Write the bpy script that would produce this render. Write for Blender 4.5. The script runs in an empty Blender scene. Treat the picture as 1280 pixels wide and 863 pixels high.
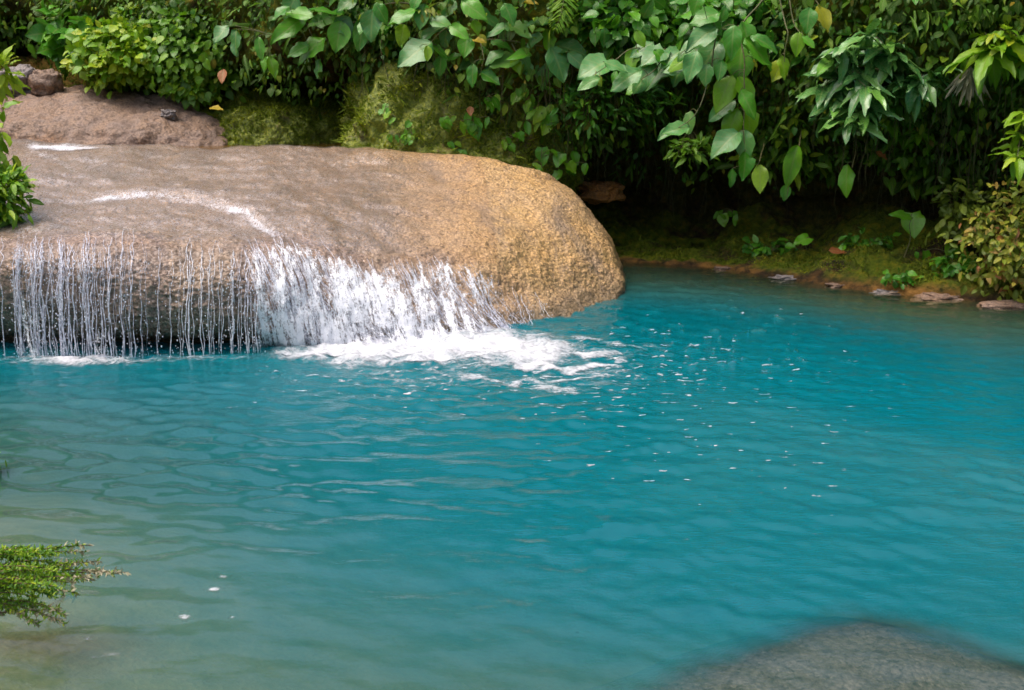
import bpy, math, random
import numpy as np
from mathutils import Vector

rng = np.random.default_rng(11)
random.seed(11)
S = bpy.context.scene
COL = S.collection

# ------------------------------------------------------------------ camera
CAM_H = 1.9
LENS = 40.0
PITCH = math.radians(13.7)
cam_d = bpy.data.cameras.new('camera')
cam = bpy.data.objects.new('camera', cam_d)
COL.objects.link(cam)
cam.location = (0, 0, CAM_H)
cam.rotation_euler = (math.radians(90) - PITCH, 0, 0)
cam_d.lens = LENS
cam_d.sensor_width = 36
cam_d.clip_end = 1000
S.camera = cam
# ------------------------------------------------------------------ light
SUN_EL, SUN_AZ = math.radians(68), math.radians(-105)   # high soft light from over the falls side
w = bpy.data.worlds.new('World'); S.world = w; w.use_nodes = True
wn = w.node_tree.nodes; wl = w.node_tree.links
bg = wn['Background']; bg.inputs['Strength'].default_value = 0.15
sky = wn.new('ShaderNodeTexSky'); sky.sky_type = 'NISHITA'; sky.sun_disc = False
sky.sun_elevation = SUN_EL; sky.sun_rotation = SUN_AZ
sky.dust_density = 6.0; sky.air_density = 0.8; sky.ozone_density = 0.6
wl.new(sky.outputs[0], bg.inputs['Color'])
sun_d = bpy.data.lights.new('sun', 'SUN'); sun = bpy.data.objects.new('sun', sun_d); COL.objects.link(sun)
sun_d.energy = 1.05; sun_d.angle = math.radians(38); sun_d.color = (1.0, 0.95, 0.88)
sd = Vector((math.sin(SUN_AZ) * math.cos(SUN_EL), math.cos(SUN_AZ) * math.cos(SUN_EL), math.sin(SUN_EL)))
sun.rotation_euler = sd.to_track_quat('Z', 'Y').to_euler()
S.view_settings.view_transform = 'Standard'
S.view_settings.look = 'None'
S.view_settings.exposure = 0.76
S.view_settings.gamma = 1
S.render.engine = 'CYCLES'
S.cycles.use_denoising = True
S.cycles.filter_width = 1.6
S.cycles.max_bounces = 8
S.cycles.transparent_max_bounces = 24
S.cycles.caustics_reflective = False
S.cycles.caustics_refractive = False

# ------------------------------------------------------------------ helpers
FPX = 1280 * LENS / 36.0
_c, _s = math.cos(PITCH), math.sin(PITCH)

def P(px, py, d):
    """world point seen at photo pixel (px, py) at distance d ahead of the camera"""
    a = (px - 640) / FPX; b = (431.5 - py) / FPX
    ry = _c + b * _s; rz = -_s + b * _c
    k = d / ry
    return np.array([a * k, d, CAM_H + rz * k])

def PW(px, py, z=0.0):
    a = (px - 640) / FPX; b = (431.5 - py) / FPX
    ry = _c + b * _s; rz = -_s + b * _c
    k = (z - CAM_H) / rz
    return np.array([a * k, ry * k, z])

def to_px(v):
    v = np.asarray(v, float)
    x, y, z = v[..., 0], v[..., 1], v[..., 2] - CAM_H
    dep = y * _c - z * _s
    up = y * _s + z * _c
    return 640 + FPX * x / dep, 431.5 - FPX * up / dep

def mpp(d):
    return d / FPX / 0.97

def smooth(a, b, x):
    t = np.clip((x - a) / (b - a), 0, 1)
    return t * t * (3 - 2 * t)

_perm = np.random.default_rng(5).permutation(256); _perm = np.concatenate([_perm, _perm, _perm])
_grad = np.random.default_rng(6).normal(size=(256, 3)); _grad /= np.linalg.norm(_grad, axis=1)[:, None]

def noise(p):
    p = np.asarray(p, float); sh = p.shape[:-1]; p = p.reshape(-1, 3)
    i = np.floor(p).astype(int); f = p - i; i &= 255
    u = f * f * f * (f * (f * 6 - 15) + 10)
    out = 0
    for dx in (0, 1):
        wx = u[:, 0] if dx else 1 - u[:, 0]
        for dy in (0, 1):
            wy = u[:, 1] if dy else 1 - u[:, 1]
            for dz in (0, 1):
                wz = u[:, 2] if dz else 1 - u[:, 2]
                h = _perm[_perm[_perm[(i[:, 0] + dx) & 255] + ((i[:, 1] + dy) & 255)] + ((i[:, 2] + dz) & 255)]
                g = _grad[h]
                out = out + wx * wy * wz * (g[:, 0] * (f[:, 0] - dx) + g[:, 1] * (f[:, 1] - dy) + g[:, 2] * (f[:, 2] - dz))
    return (out * 1.6).reshape(sh)

def fbm(p, o=4, rough=0.5):
    p = np.asarray(p, float); a = 1.0; r = 0; k = 1.0
    for j in range(o):
        r = r + a * noise(p * k + 17.3 * j); a *= rough; k *= 2.03
    return r

def norm(v):
    return v / np.maximum(np.linalg.norm(v, axis=-1, keepdims=True), 1e-9)

def crm(n, t):
    """Catmull-Rom weights: matrix (len(t), n)"""
    t = np.clip(np.asarray(t, float), 0, n - 1 - 1e-6)
    i = np.floor(t).astype(int); f = t - i
    W = np.zeros((len(t), n)); r = np.arange(len(t))
    w4 = [-.5 * f + f ** 2 - .5 * f ** 3, 1 - 2.5 * f ** 2 + 1.5 * f ** 3, .5 * f + 2 * f ** 2 - 1.5 * f ** 3, -.5 * f ** 2 + .5 * f ** 3]
    for k in range(4):
        np.add.at(W, (r, np.clip(i + k - 1, 0, n - 1)), w4[k])
    return W

class Surf:
    """smooth sheet through a table of control points, ctrl[column][row]"""
    def __init__(s, ctrl):
        s.c = np.array([[P(*q) for q in col] for col in ctrl]); s.nc, s.nr = s.c.shape[:2]
    def grid(s, u, v):
        A = crm(s.nc, u); B = crm(s.nr, v)
        return np.einsum('uc,crk,vr->vuk', A, s.c, B)
    def at(s, u, v):
        A = crm(s.nc, u); B = crm(s.nr, v)
        return np.einsum('uc,crk,ur->uk', A, s.c, B)

def gnormals(G):
    du = np.gradient(G, axis=1); dv = np.gradient(G, axis=0)
    return norm(np.cross(dv, du))

def make_mesh(name, V, F, mats, parent=None, attrs=None, fmat=None):
    me = bpy.data.meshes.new(name)
    V = np.ascontiguousarray(V, np.float32).reshape(-1, 3); F = np.ascontiguousarray(F, np.int32).reshape(-1, 4)
    me.vertices.add(len(V)); me.vertices.foreach_set('co', V.ravel())
    me.loops.add(F.size); me.loops.foreach_set('vertex_index', F.ravel())
    me.polygons.add(len(F)); me.polygons.foreach_set('loop_start', np.arange(len(F), dtype=np.int32) * 4)
    me.update(calc_edges=True)
    me.polygons.foreach_set('use_smooth', np.ones(len(F), bool))
    for m in (mats if isinstance(mats, (list, tuple)) else [mats]):
        me.materials.append(m)
    if fmat is not None:
        me.polygons.foreach_set('material_index', np.asarray(fmat, np.int32))
    for k, a in (attrs or {}).items():
        at = me.attributes.new(k, 'FLOAT', 'POINT'); at.data.foreach_set('value', np.ascontiguousarray(a, np.float32).ravel())
    o = bpy.data.objects.new(name, me); COL.objects.link(o)
    if parent is not None:
        o.parent = parent
        o.matrix_parent_inverse = parent.matrix_world.inverted() if False else o.matrix_parent_inverse
        l = parent.location
        o.location = (-l.x, -l.y, -l.z)
    return o

def grid_faces(nv, nu):
    a = np.arange(nv * nu).reshape(nv, nu)
    return np.stack([a[:-1, :-1], a[:-1, 1:], a[1:, 1:], a[1:, :-1]], -1).reshape(-1, 4)

def sheet(name, G, mats, parent=None, attrs=None, keep=None):
    F = grid_faces(G.shape[0], G.shape[1])
    V = G.reshape(-1, 3)
    if keep is not None:
        k = keep.ravel(); F = F[k[F].all(1)]
        used = np.unique(F); m = -np.ones(len(V), int); m[used] = np.arange(len(used))
        F = m[F]; V = V[used]; attrs = {a: np.asarray(b).ravel()[used] for a, b in (attrs or {}).items()}
    return make_mesh(name, V, F, mats, parent, attrs)

class Acc:
    def __init__(s): s.V = []; s.F = []; s.n = 0; s.A = {}; s.M = []
    def add(s, V, F, attrs=None, mat=0):
        V = np.asarray(V).reshape(-1, 3); F = np.asarray(F).reshape(-1, 4)
        s.V.append(V); s.F.append(F + s.n); s.n += len(V); s.M.append(np.full(len(F), mat))
        for k, a in (attrs or {}).items(): s.A.setdefault(k, []).append(np.broadcast_to(np.asarray(a, float).ravel(), (len(V),)) if np.size(a) == 1 else np.asarray(a).ravel())
    def build(s, name, mats, parent=None):
        return make_mesh(name, np.concatenate(s.V), np.concatenate(s.F), mats, parent,
                         {k: np.concatenate(a) for k, a in s.A.items()}, np.concatenate(s.M))

def tube(acc, pts, r, sides=6, attrs=None, mat=0):
    pts = np.asarray(pts, float); n = len(pts)
    r = np.broadcast_to(np.asarray(r, float), (n,))
    t = norm(np.gradient(pts, axis=0))
    ref = np.where(np.abs(t[:, 2:3]) > .9, np.array([[1., 0, 0]]), np.array([[0, 0, 1.]]))
    a = norm(np.cross(t, ref)); b = np.cross(t, a)
    th = np.linspace(0, 2 * np.pi, sides, endpoint=False)
    V = pts[:, None] + r[:, None, None] * (np.cos(th)[None, :, None] * a[:, None] + np.sin(th)[None, :, None] * b[:, None])
    i = np.arange(n * sides).reshape(n, sides); j = np.roll(i, -1, 1)
    F = np.stack([i[:-1], j[:-1], j[1:], i[1:]], -1).reshape(-1, 4)
    acc.add(V, F, attrs, mat)

def bez(a, b, sag=0.0, n=8, side=None):
    t = np.linspace(0, 1, n)[:, None]
    p = a * (1 - t) + b * t
    p[:, 2] += sag * 4 * (t * (1 - t))[:, 0]
    if side is not None: p += side * 4 * t * (1 - t)
    return p

def _prof(t, kind):
    t = np.asarray(t, float)
    if kind == 'heart':
        s_ = np.clip((t - .34) / .66, 0, 1); w_ = np.where(t > .34, (1 - s_ ** 1.75) ** .95 * (1 - .25 * s_ ** 3), np.sqrt(np.clip(1 - ((.34 - t) / .44) ** 2, 0, 1)))
        return .43 * w_ + .004
    if kind == 'ovate': return .335 * np.sin(np.pi * t ** .82) ** .85 * (1 - .22 * t ** 3) + .005
    if kind == 'oblong': return .25 * np.sin(np.pi * t ** .9) ** .7 * (1 - .2 * t ** 4) + .005
    if kind == 'lance': return .17 * np.sin(np.pi * t ** .85) ** .8 * (1 - .3 * t ** 3) + .004
    return .055 * np.sin(np.pi * np.clip(t, .04, 1) ** .7) ** .7 + .003

def leaves(acc, base, axis, nrm, length, shape='ovate', tint=None, droop=.25, fold=.18, wave=.04, cheap=False, mat=0):
    """many leaves at once: midrib fold, drooping tip, wavy rim"""
    base = np.atleast_2d(base); M = len(base)
    axis = norm(np.broadcast_to(axis, (M, 3)).astype(float)); nrm = np.broadcast_to(nrm, (M, 3)).astype(float)
    nrm = norm(nrm - axis * (nrm * axis).sum(1, keepdims=True)); side = np.cross(axis, nrm)
    length = np.broadcast_to(np.asarray(length, float), (M,))
    tint = rng.random(M) if tint is None else np.broadcast_to(tint, (M,))
    if cheap: t = np.array([0, .16, .45, .78, 1.]); cs = np.array([-1, 0, 1.])
    else: t = np.array([0, .06, .17, .31, .46, .62, .77, .9, 1.]); cs = np.array([-1, -.55, 0, .55, 1.])
    pw = _prof(t, shape)
    nt, ns = len(t), len(cs)
    wv = rng.normal(size=(M, nt, ns)) * wave
    dr = droop * (0.6 + .8 * rng.random(M)); fo = fold * (0.5 + rng.random(M))
    X = pw[None, :, None] * cs[None, None, :] * (0.85 + .3 * rng.random(M))[:, None, None]
    Y = np.broadcast_to(t[None, :, None], X.shape) - (np.abs(cs)[None, None, :] ** 2) * np.where(t == 0, .06 if shape == 'heart' else 0, 0)[None, :, None]
    Z = fo[:, None, None] * np.abs(X) - dr[:, None, None] * (t ** 2)[None, :, None] + wv * np.abs(cs)[None, None, :]
    L = length[:, None, None, None]
    V = base[:, None, None] + L * (X[..., None] * side[:, None, None] + Y[..., None] * axis[:, None, None] + Z[..., None] * nrm[:, None, None])
    F1 = grid_faces(nt, ns); F = (F1[None] + (np.arange(M) * nt * ns)[:, None, None]).reshape(-1, 4)
    lu = np.broadcast_to(cs[None, None, :], X.shape); lv = np.broadcast_to(t[None, :, None], X.shape)
    acc.add(V, F, {'tint': np.repeat(tint, nt * ns), 'lu': lu, 'lv': lv}, mat)

def tag(o, label=None, cat=None, group=None, kind=None):
    if label: o['label'] = label
    if cat: o['category'] = cat
    if group: o['group'] = group
    if kind: o['kind'] = kind
    return o

def thing(name, label, cat, loc, group=None):
    o = bpy.data.objects.new(name, None); COL.objects.link(o); o.location = tuple(float(x) for x in loc)
    o.empty_display_size = .1
    return tag(o, label, cat, group)

# ------------------------------------------------------------------ materials
class NT:
    def __init__(s, name):
        s.m = bpy.data.materials.new(name); s.m.use_nodes = True
        s.t = s.m.node_tree; s.n = s.t.nodes; s.n.clear()
        s.out = s.n.new('ShaderNodeOutputMaterial')
    def link(s, a, b): s.t.links.new(a, b)
    def node(s, typ, ins=None, **kw):
        n = s.n.new(typ)
        for k, v in kw.items(): setattr(n, k, v)
        for k, v in (ins or {}).items():
            if isinstance(v, bpy.types.NodeSocket): s.link(v, n.inputs[k])
            else: n.inputs[k].default_value = v
        return n
    def attr(s, name): return s.node('ShaderNodeAttribute', attribute_name=name).outputs['Fac']
    def pos(s): return s.node('ShaderNodeNewGeometry').outputs['Position']
    def map(s, vec, scale=(1, 1, 1), loc=(0, 0, 0)):
        return s.node('ShaderNodeMapping', {'Vector': vec, 'Scale': scale, 'Location': loc}).outputs[0]
    def noise(s, vec, scale, detail=4, rough=.55, dist=0.0):
        return s.node('ShaderNodeTexNoise', {'Vector': vec, 'Scale': scale, 'Detail': detail, 'Roughness': rough, 'Distortion': dist})
    def vor(s, vec, scale, feature='F1', rnd=1.0):
        return s.node('ShaderNodeTexVoronoi', {'Vector': vec, 'Scale': scale, 'Randomness': rnd}, feature=feature)
    def math(s, op, a, b=0.0, c=None, clamp=False):
        ins = {0: a, 1: b}
        if c is not None: ins[2] = c
        return s.node('ShaderNodeMath', ins, operation=op, use_clamp=clamp).outputs[0]
    def ramp(s, fac, stops, mode='LINEAR'):
        r = s.node('ShaderNodeValToRGB', {'Fac': fac}); cr = r.color_ramp; cr.interpolation = mode
        while len(cr.elements) < len(stops): cr.elements.new(.5)
        for e, (p, c) in zip(cr.elements, stops):
            e.position = p; e.color = (*c, 1) if len(c) == 3 else c
        return r.outputs['Color']
    def step(s, x, a, b):
        return s.node('ShaderNodeMapRange', {'Value': x, 'From Min': a, 'From Max': b}, interpolation_type='SMOOTHSTEP').outputs[0]
    def mix(s, fac, a, b, blend='MIX'):
        n = s.node('ShaderNodeMix', data_type='RGBA', blend_type=blend)
        for i, v in ((0, fac), (6, a), (7, b)):
            if isinstance(v, bpy.types.NodeSocket): s.link(v, n.inputs[i])
            else: n.inputs[i].default_value = (*v, 1) if isinstance(v, tuple) and len(v) == 3 else v
        return n.outputs[2]
    def bump(s, h, strength=.5, dist=.02, normal=None):
        ins = {'Height': h, 'Strength': strength, 'Distance': dist}
        if normal is not None: ins['Normal'] = normal
        return s.node('ShaderNodeBump', ins).outputs[0]
    def bsdf(s, **k):
        n = s.n.new('ShaderNodeBsdfPrincipled')
        for key, v in k.items():
            key = key.replace('_', ' ')
            if isinstance(v, bpy.types.NodeSocket): s.link(v, n.inputs[key])
            elif isinstance(v, tuple) and len(v) == 3: n.inputs[key].default_value = (*v, 1)
            else: n.inputs[key].default_value = v
        return n
    def mixs(s, fac, a, b):
        n = s.n.new('ShaderNodeMixShader')
        for i, v in ((0, fac), (1, a), (2, b)):
            if isinstance(v, (int, float)): n.inputs[i].default_value = v
            else: s.link(v, n.inputs[i])
        return n.outputs[0]
    def done(s, sh):
        s.link(sh if isinstance(sh, bpy.types.NodeSocket) else sh.outputs[0], s.out.inputs['Surface']); return s.m

def leaf_mat(name, stops, rough=.38, transl=.3, spec=.5):
    m = NT(name)
    col = m.ramp(m.attr('tint'), stops)
    lu = m.math('ABSOLUTE', m.attr('lu')); lv = m.attr('lv')
    rib = m.math('SUBTRACT', 1, m.step(lu, .02, .16))
    vv = m.math('FRACT', m.math('MULTIPLY', m.math('SUBTRACT', lv, m.math('MULTIPLY', lu, .28)), 6.0))
    vein = m.math('SUBTRACT', 1, m.step(m.math('ABSOLUTE', m.math('SUBTRACT', vv, .5)), .03, .16))
    pat = m.math('MAXIMUM', m.math('MULTIPLY', rib, .8), m.math('MULTIPLY', vein, .35))
    n = m.noise(m.pos(), 55, 3)
    col = m.mix(m.math('MULTIPLY', m.step(n.outputs[0], .35, .8), .35), col, (.16, .15, .02))
    col2 = m.mix(m.math('MULTIPLY', pat, .45), col, (.30, .36, .10))
    nb = m.bump(m.math('SUBTRACT', m.math('MULTIPLY', n.outputs[0], .3), m.math('MULTIPLY', pat, .6)), .35, .006)
    b = m.bsdf(Base_Color=col2, Roughness=m.math('ADD', m.math('MULTIPLY', n.outputs[0], .25), rough - .12), Specular_IOR_Level=spec, Normal=nb)
    t = m.node('ShaderNodeBsdfTranslucent', {'Color': m.mix(.5, col, (.10, .22, .01))})
    return m.done(m.mixs(transl, b.outputs[0], t.outputs[0]))

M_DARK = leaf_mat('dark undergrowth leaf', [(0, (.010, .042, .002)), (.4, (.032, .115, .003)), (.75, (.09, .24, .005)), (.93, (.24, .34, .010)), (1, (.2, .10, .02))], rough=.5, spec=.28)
M_BROAD = leaf_mat('broad green leaf', [(0, (.018, .13, .008)), (.5, (.05, .27, .014)), (.75, (.11, .38, .012)), (.9, (.28, .50, .015)), (.96, (.42, .40, .03)), (1, (.6, .4, .02))], rough=.34)
M_GREY = leaf_mat('grey green leaf', [(0, (.03, .16, .03)), (.6, (.075, .27, .055)), (1, (.17, .38, .06))], rough=.36, spec=.5, transl=.15)
M_BRIGHT = leaf_mat('bright yellow green leaf', [(0, (.04, .18, .004)), (.4, (.14, .36, .005)), (.8, (.34, .54, .008)), (1, (.52, .60, .02))], rough=.42, transl=.35)
M_NARROW = leaf_mat('narrow glossy leaf', [(0, (.03, .14, .03)), (.5, (.08, .26, .065)), (.85, (.15, .35, .07)), (1, (.17, .50, .02))], rough=.28, spec=.7, transl=.15)
M_OLIVE = leaf_mat('olive yellow leaf', [(0, (.07, .13, .012)), (.5, (.21, .29, .02)), (.82, (.40, .38, .04)), (.95, (.48, .30, .06)), (1, (.45, .14, .05))], rough=.45)
M_DRY = leaf_mat('dry tan leaf', [(0, (.30, .25, .15)), (1, (.55, .50, .36))], rough=.6, transl=.2)
M_YELLOW = leaf_mat('fallen yellow leaf', [(0, (.55, .36, .02)), (1, (.65, .5, .05))], rough=.5)
M_RUST = leaf_mat('fallen rust leaf', [(0, (.35, .09, .03)), (.5, (.45, .16, .05)), (1, (.4, .26, .12))], rough=.5)
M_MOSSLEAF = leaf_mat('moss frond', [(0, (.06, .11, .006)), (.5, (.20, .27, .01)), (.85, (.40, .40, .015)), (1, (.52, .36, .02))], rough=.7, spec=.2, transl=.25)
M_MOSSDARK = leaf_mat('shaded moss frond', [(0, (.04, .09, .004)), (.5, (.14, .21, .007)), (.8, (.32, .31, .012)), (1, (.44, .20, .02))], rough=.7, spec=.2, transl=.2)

def stem_mat(name, a, b, rough=.6):
    m = NT(name); n = m.noise(m.pos(), 30, 4)
    return m.done(m.bsdf(Base_Color=m.ramp(n.outputs[0], [(.3, a), (.7, b)]), Roughness=rough, Normal=m.bump(n.outputs[0], .4, .01)))
M_STEM = stem_mat('green brown stem', (.05, .08, .015), (.16, .13, .05))
M_BARK = stem_mat('brown bark', (.06, .035, .018), (.17, .12, .06), .8)
M_ROOT = stem_mat('pale hanging root', (.03, .035, .012), (.12, .11, .035), .8)

def rock_mat(name, base, pink, ochre, dark, ochre_attr=None, moss=False, wet=None):
    m = NT(name); p = m.pos()
    big = m.noise(p, 1.1, 5, .6); med = m.noise(p, 6, 6, .65); fine = m.noise(p, 60, 5, .7)
    v1 = m.vor(p, 22); v2 = m.vor(p, 48); v3 = m.vor(p, 95)
    col = m.mix(m.step(med.outputs[0], .35, .68), base, pink)
    if ochre_attr: oc = m.math('MULTIPLY', m.attr(ochre_attr), m.step(big.outputs[0], .15, .62), clamp=True)
    else: oc = m.math('MULTIPLY', m.step(big.outputs[0], .52, .72), .8)
    col = m.mix(oc, col, ochre)
    # pebbles of different stone set in the matrix
    sep = m.node('ShaderNodeSeparateColor', {'Color': v2.outputs['Color']})
    peb = m.ramp(sep.outputs[0], [(0, (.50, .46, .44)), (.25, (.80, .76, .72)), (.6, (1.0, .96, .92)), (1, (1.25, 1.2, 1.12))])
    col = m.mix(m.step(m.noise(p, 9, 3).outputs[0], .3, .7), col, m.mix(.85, col, peb, 'MULTIPLY'))
    gap = m.step(v2.outputs['Distance'], .42, .7)
    col = m.mix(m.math('MULTIPLY', gap, .35), col, dark)
    spots = m.step(fine.outputs[0], .56, .72)
    col = m.mix(m.math('MULTIPLY', spots, .35), col, (.55, .48, .4))
    pits = m.math('MAXIMUM', m.step(m.noise(p, 34, 4, .72, .2).outputs[0], .56, .66), m.step(m.noise(p, 14, 5, .74).outputs[0], .58, .68))
    col = m.mix(m.math('MULTIPLY', pits, .72), col, dark)
    stain = m.step(m.noise(m.map(p, (1.2, .4, .5)), 2.6, 6, .68, .8).outputs[0], .46, .68)
    col = m.mix(m.math('MULTIPLY', stain, .55), col, m.mix(.5, dark, pink))
    rough = .62
    if moss:
        ms = m.step(m.noise(p, 3.2, 6, .7).outputs[0], .30, .46)
        mc = m.ramp(m.noise(p, 40, 4).outputs[0], [(.3, (.05, .08, .006)), (.6, (.20, .23, .015)), (.75, (.36, .27, .02))])
        col = m.mix(ms, col, mc)
    h = m.math('ADD', m.math('MULTIPLY', m.math('SUBTRACT', 1, v1.outputs['Distance']), .5), m.math('MULTIPLY', m.math('SUBTRACT', 1, v2.outputs['Distance']), .6))
    h = m.math('ADD', h, m.math('MULTIPLY', v3.outputs['Distance'], -.25))
    h = m.math('ADD', h, m.math('MULTIPLY', fine.outputs[0], .35))
    h = m.math('SUBTRACT', h, m.math('MULTIPLY', pits, .6))
    nb = m.bump(h, .6, .018)
    if wet:
        wt = m.attr(wet)
        zz = m.node('ShaderNodeSeparateXYZ', {'Vector': p}).outputs[2]
        line = m.math('SUBTRACT', 1, m.step(m.math('ADD', zz, m.math('MULTIPLY', m.math('SUBTRACT', med.outputs[0], .5), .12)), .03, .13))
        col = m.mix(m.math('MULTIPLY', line, .6), col, (.05, .045, .025))
        rough = m.math('SUBTRACT', .64, m.math('MULTIPLY', wt, .42))
        col = m.mix(m.math('MULTIPLY', wt, .55), col, m.mix(1.0, col, (.66, .63, .64), 'MULTIPLY'))
    return m.done(m.bsdf(Base_Color=col, Roughness=rough, Normal=nb, Specular_IOR_Level=.5))

M_ROCK = rock_mat('conglomerate boulder stone', (.45, .33, .225), (.37, .295, .235), (.60, .37, .14), (.06, .04, .028), 'ochre', wet='wet')
M_ROCK2 = rock_mat('ledge stone', (.30, .19, .12), (.27, .19, .15), (.42, .18, .035), (.045, .028, .02))
M_GREYROCK = rock_mat('grey stone', (.26, .22, .20), (.30, .27, .27), (.3, .2, .1), (.04, .033, .03))
M_MOSSROCK = rock_mat('mossy stone', (.12, .08, .03), (.10, .07, .03), (.30, .15, .02), (.02, .014, .006), moss=True)
M_SUBROCK = rock_mat('submerged stone', (.165, .15, .13), (.125, .12, .112), (.19, .15, .10), (.03, .027, .024))
M_ORANGE = rock_mat('orange stained stone', (.5, .2, .04), (.42, .2, .07), (.55, .22, .04), (.1, .04, .02))

def hill_mat():
    m = NT('mossy soil'); p = m.pos()
    n1 = m.noise(p, 2.4, 6, .65); n2 = m.noise(p, 14, 5, .65); n3 = m.noise(p, 60, 4, .7)
    soil = m.ramp(n2.outputs[0], [(.25, (.012, .009, .006)), (.5, (.045, .028, .012)), (.75, (.14, .07, .02))])
    moss = m.ramp(n2.outputs[0], [(.25, (.03, .06, .003)), (.5, (.12, .16, .006)), (.75, (.30, .24, .01))])
    ms = m.math('MULTIPLY', m.attr('moss'), m.step(n1.outputs[0], .34, .52))
    col = m.mix(ms, soil, moss)
    edge = m.attr('edge')
    col = m.mix(m.math('MULTIPLY', edge, m.step(n2.outputs[0], .3, .6)), col, (.34, .17, .04))
    h = m.math('ADD', m.math('MULTIPLY', n2.outputs[0], 1), m.math('MULTIPLY', n3.outputs[0], .6))
    return m.done(m.bsdf(Base_Color=col, Roughness=.85, Specular_IOR_Level=.25, Normal=m.bump(h, 1, .05)))
M_HILL = hill_mat()

def ground_mat():
    m = NT('pool bed and forest floor'); p = m.pos()
    z = m.node('ShaderNodeSeparateXYZ', {'Vector': p}).outputs[2]
    n1 = m.noise(p, 3.5, 6, .6); n2 = m.noise(p, 28, 4)
    bed = m.ramp(n1.outputs[0], [(.3, (.16, .145, .055)), (.55, (.33, .29, .13)), (.75, (.46, .40, .22))])
    land = m.ramp(n1.outputs[0], [(.3, (.02, .04, .006)), (.55, (.05, .09, .01)), (.8, (.12, .08, .03))])
    col = m.mix(m.step(z, .0, .1), bed, land)
    return m.done(m.bsdf(Base_Color=col, Roughness=.9, Normal=m.bump(n2.outputs[0], .6, .03)))
M_GROUND = ground_mat()

def water_mat():
    m = NT('turquoise pool water'); p = m.pos()
    dep = m.attr('depth')
    milk = m.math('SUBTRACT', 1, m.math('EXPONENT', m.math('MULTIPLY', dep, -1.7)))
    body = m.node('ShaderNodeBsdfDiffuse', {'Color': m.mix(m.step(m.attr('hue'), .12, .95), (.066, .142, .084), (.0, .134, .166))})
    tr = m.node('ShaderNodeBsdfTransparent', {'Color': (.95, .95, .90, 1)})
    inner = m.mixs(milk, tr.outputs[0], body.outputs[0])
    ch = m.attr('chop')
    a = m.noise(m.map(p, (1, 3.2, 1)), 8, 4, .6, .3); b = m.noise(m.map(p, (1, 2.6, 1)), 26, 3, .55)
    c = m.noise(m.map(p, (1, 1.5, 1)), 80, 2)
    h = m.math('ADD', m.math('MULTIPLY', a.outputs[0], 1.0), m.math('MULTIPLY', b.outputs[0], .30))
    nb = m.bump(m.math('MULTIPLY', h, ch), .5, .022)
    fr = m.node('ShaderNodeFresnel', {'IOR': 1.333, 'Normal': nb})
    gl = m.node('ShaderNodeBsdfGlossy', {'Color': (1, 1, 1, 1), 'Roughness': .03, 'Normal': nb})
    return m.done(m.mixs(fr.outputs[0], inner, gl.outputs[0]))
M_WATER = water_mat()

def stream_mat():
    m = NT('thin running water'); p = m.pos()
    fl = m.map(p, (2.0, 1.0, 1.4))
    n = m.noise(fl, 9, 6, .75, .4); n2 = m.noise(fl, 48, 4, .7, .3); n3 = m.noise(m.map(p, (1.6, 1, 1)), 90, 3, .6)
    wh = m.attr('white'); fi = m.attr('film')
    k = m.math('ADD', m.math('MULTIPLY', n.outputs[0], .5), m.math('MULTIPLY', n2.outputs[0], .45))
    k = m.math('ADD', k, m.math('MULTIPLY', n3.outputs[0], .35))
    foam = m.step(m.math('ADD', k, m.math('MULTIPLY', wh, .5)), .90, 1.22)  # white of the running water plus the painted sheen of the film
    nb = m.bump(m.math('ADD', m.math('MULTIPLY', n2.outputs[0], .6), m.math('MULTIPLY', n3.outputs[0], .5)), .6, .012)
    tr = m.node('ShaderNodeBsdfTransparent', {'Color': (.98, .96, .95, 1)})
    gl = m.node('ShaderNodeBsdfGlossy', {'Color': (1, .97, .97, 1), 'Roughness': .28, 'Normal': nb})
    fr = m.node('ShaderNodeFresnel', {'IOR': 1.25, 'Normal': nb})
    fac = m.math('MULTIPLY', m.math('MINIMUM', m.math('MULTIPLY', m.math('MULTIPLY', fr.outputs[0], 1.0), m.step(n2.outputs[0], .40, .62)), .28), fi)
    film = m.mixs(fac, tr.outputs[0], gl.outputs[0])
    wb = m.bsdf(Base_Color=(.80, .80, .85), Roughness=.4, Normal=nb)
    return m.done(m.mixs(m.math('MULTIPLY', foam, m.math('MULTIPLY', m.math('MULTIPLY', wh, 1.6, clamp=True), .95)), film, wb.outputs[0]))
M_STREAM = stream_mat()

def amber_mat():
    m = NT('amber stream water'); p = m.pos()
    nb = m.bump(m.noise(m.map(p, (1, 3, 1)), 8, 3).outputs[0], .4, .02)
    tr = m.node('ShaderNodeBsdfTransparent', {'Color': (.75, .55, .28, 1)})
    di = m.node('ShaderNodeBsdfDiffuse', {'Color': (.22, .12, .025, 1)})
    gl = m.node('ShaderNodeBsdfGlossy', {'Color': (1, 1, 1, 1), 'Roughness': .05, 'Normal': nb})
    fr = m.node('ShaderNodeFresnel', {'IOR': 1.333, 'Normal': nb})
    return m.done(m.mixs(fr.outputs[0], m.mixs(.45, tr.outputs[0], di.outputs[0]), gl.outputs[0]))
M_AMBER = amber_mat()

def fall_mat():
    m = NT('falling water'); p = m.pos()
    n = m.noise(m.map(p, (1, 1, .45)), 60, 3, .6)
    b = m.bsdf(Base_Color=(.84, .85, .89), Roughness=.25, Specular_IOR_Level=.6)
    tr = m.node('ShaderNodeBsdfTransparent', {'Color': (.96, .97, 1, 1)})
    return m.done(m.mixs(m.math('ADD', .30, m.math('MULTIPLY', m.step(n.outputs[0], .38, .62), .62)), tr.outputs[0], b.outputs[0]))
M_FALL = fall_mat()

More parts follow.
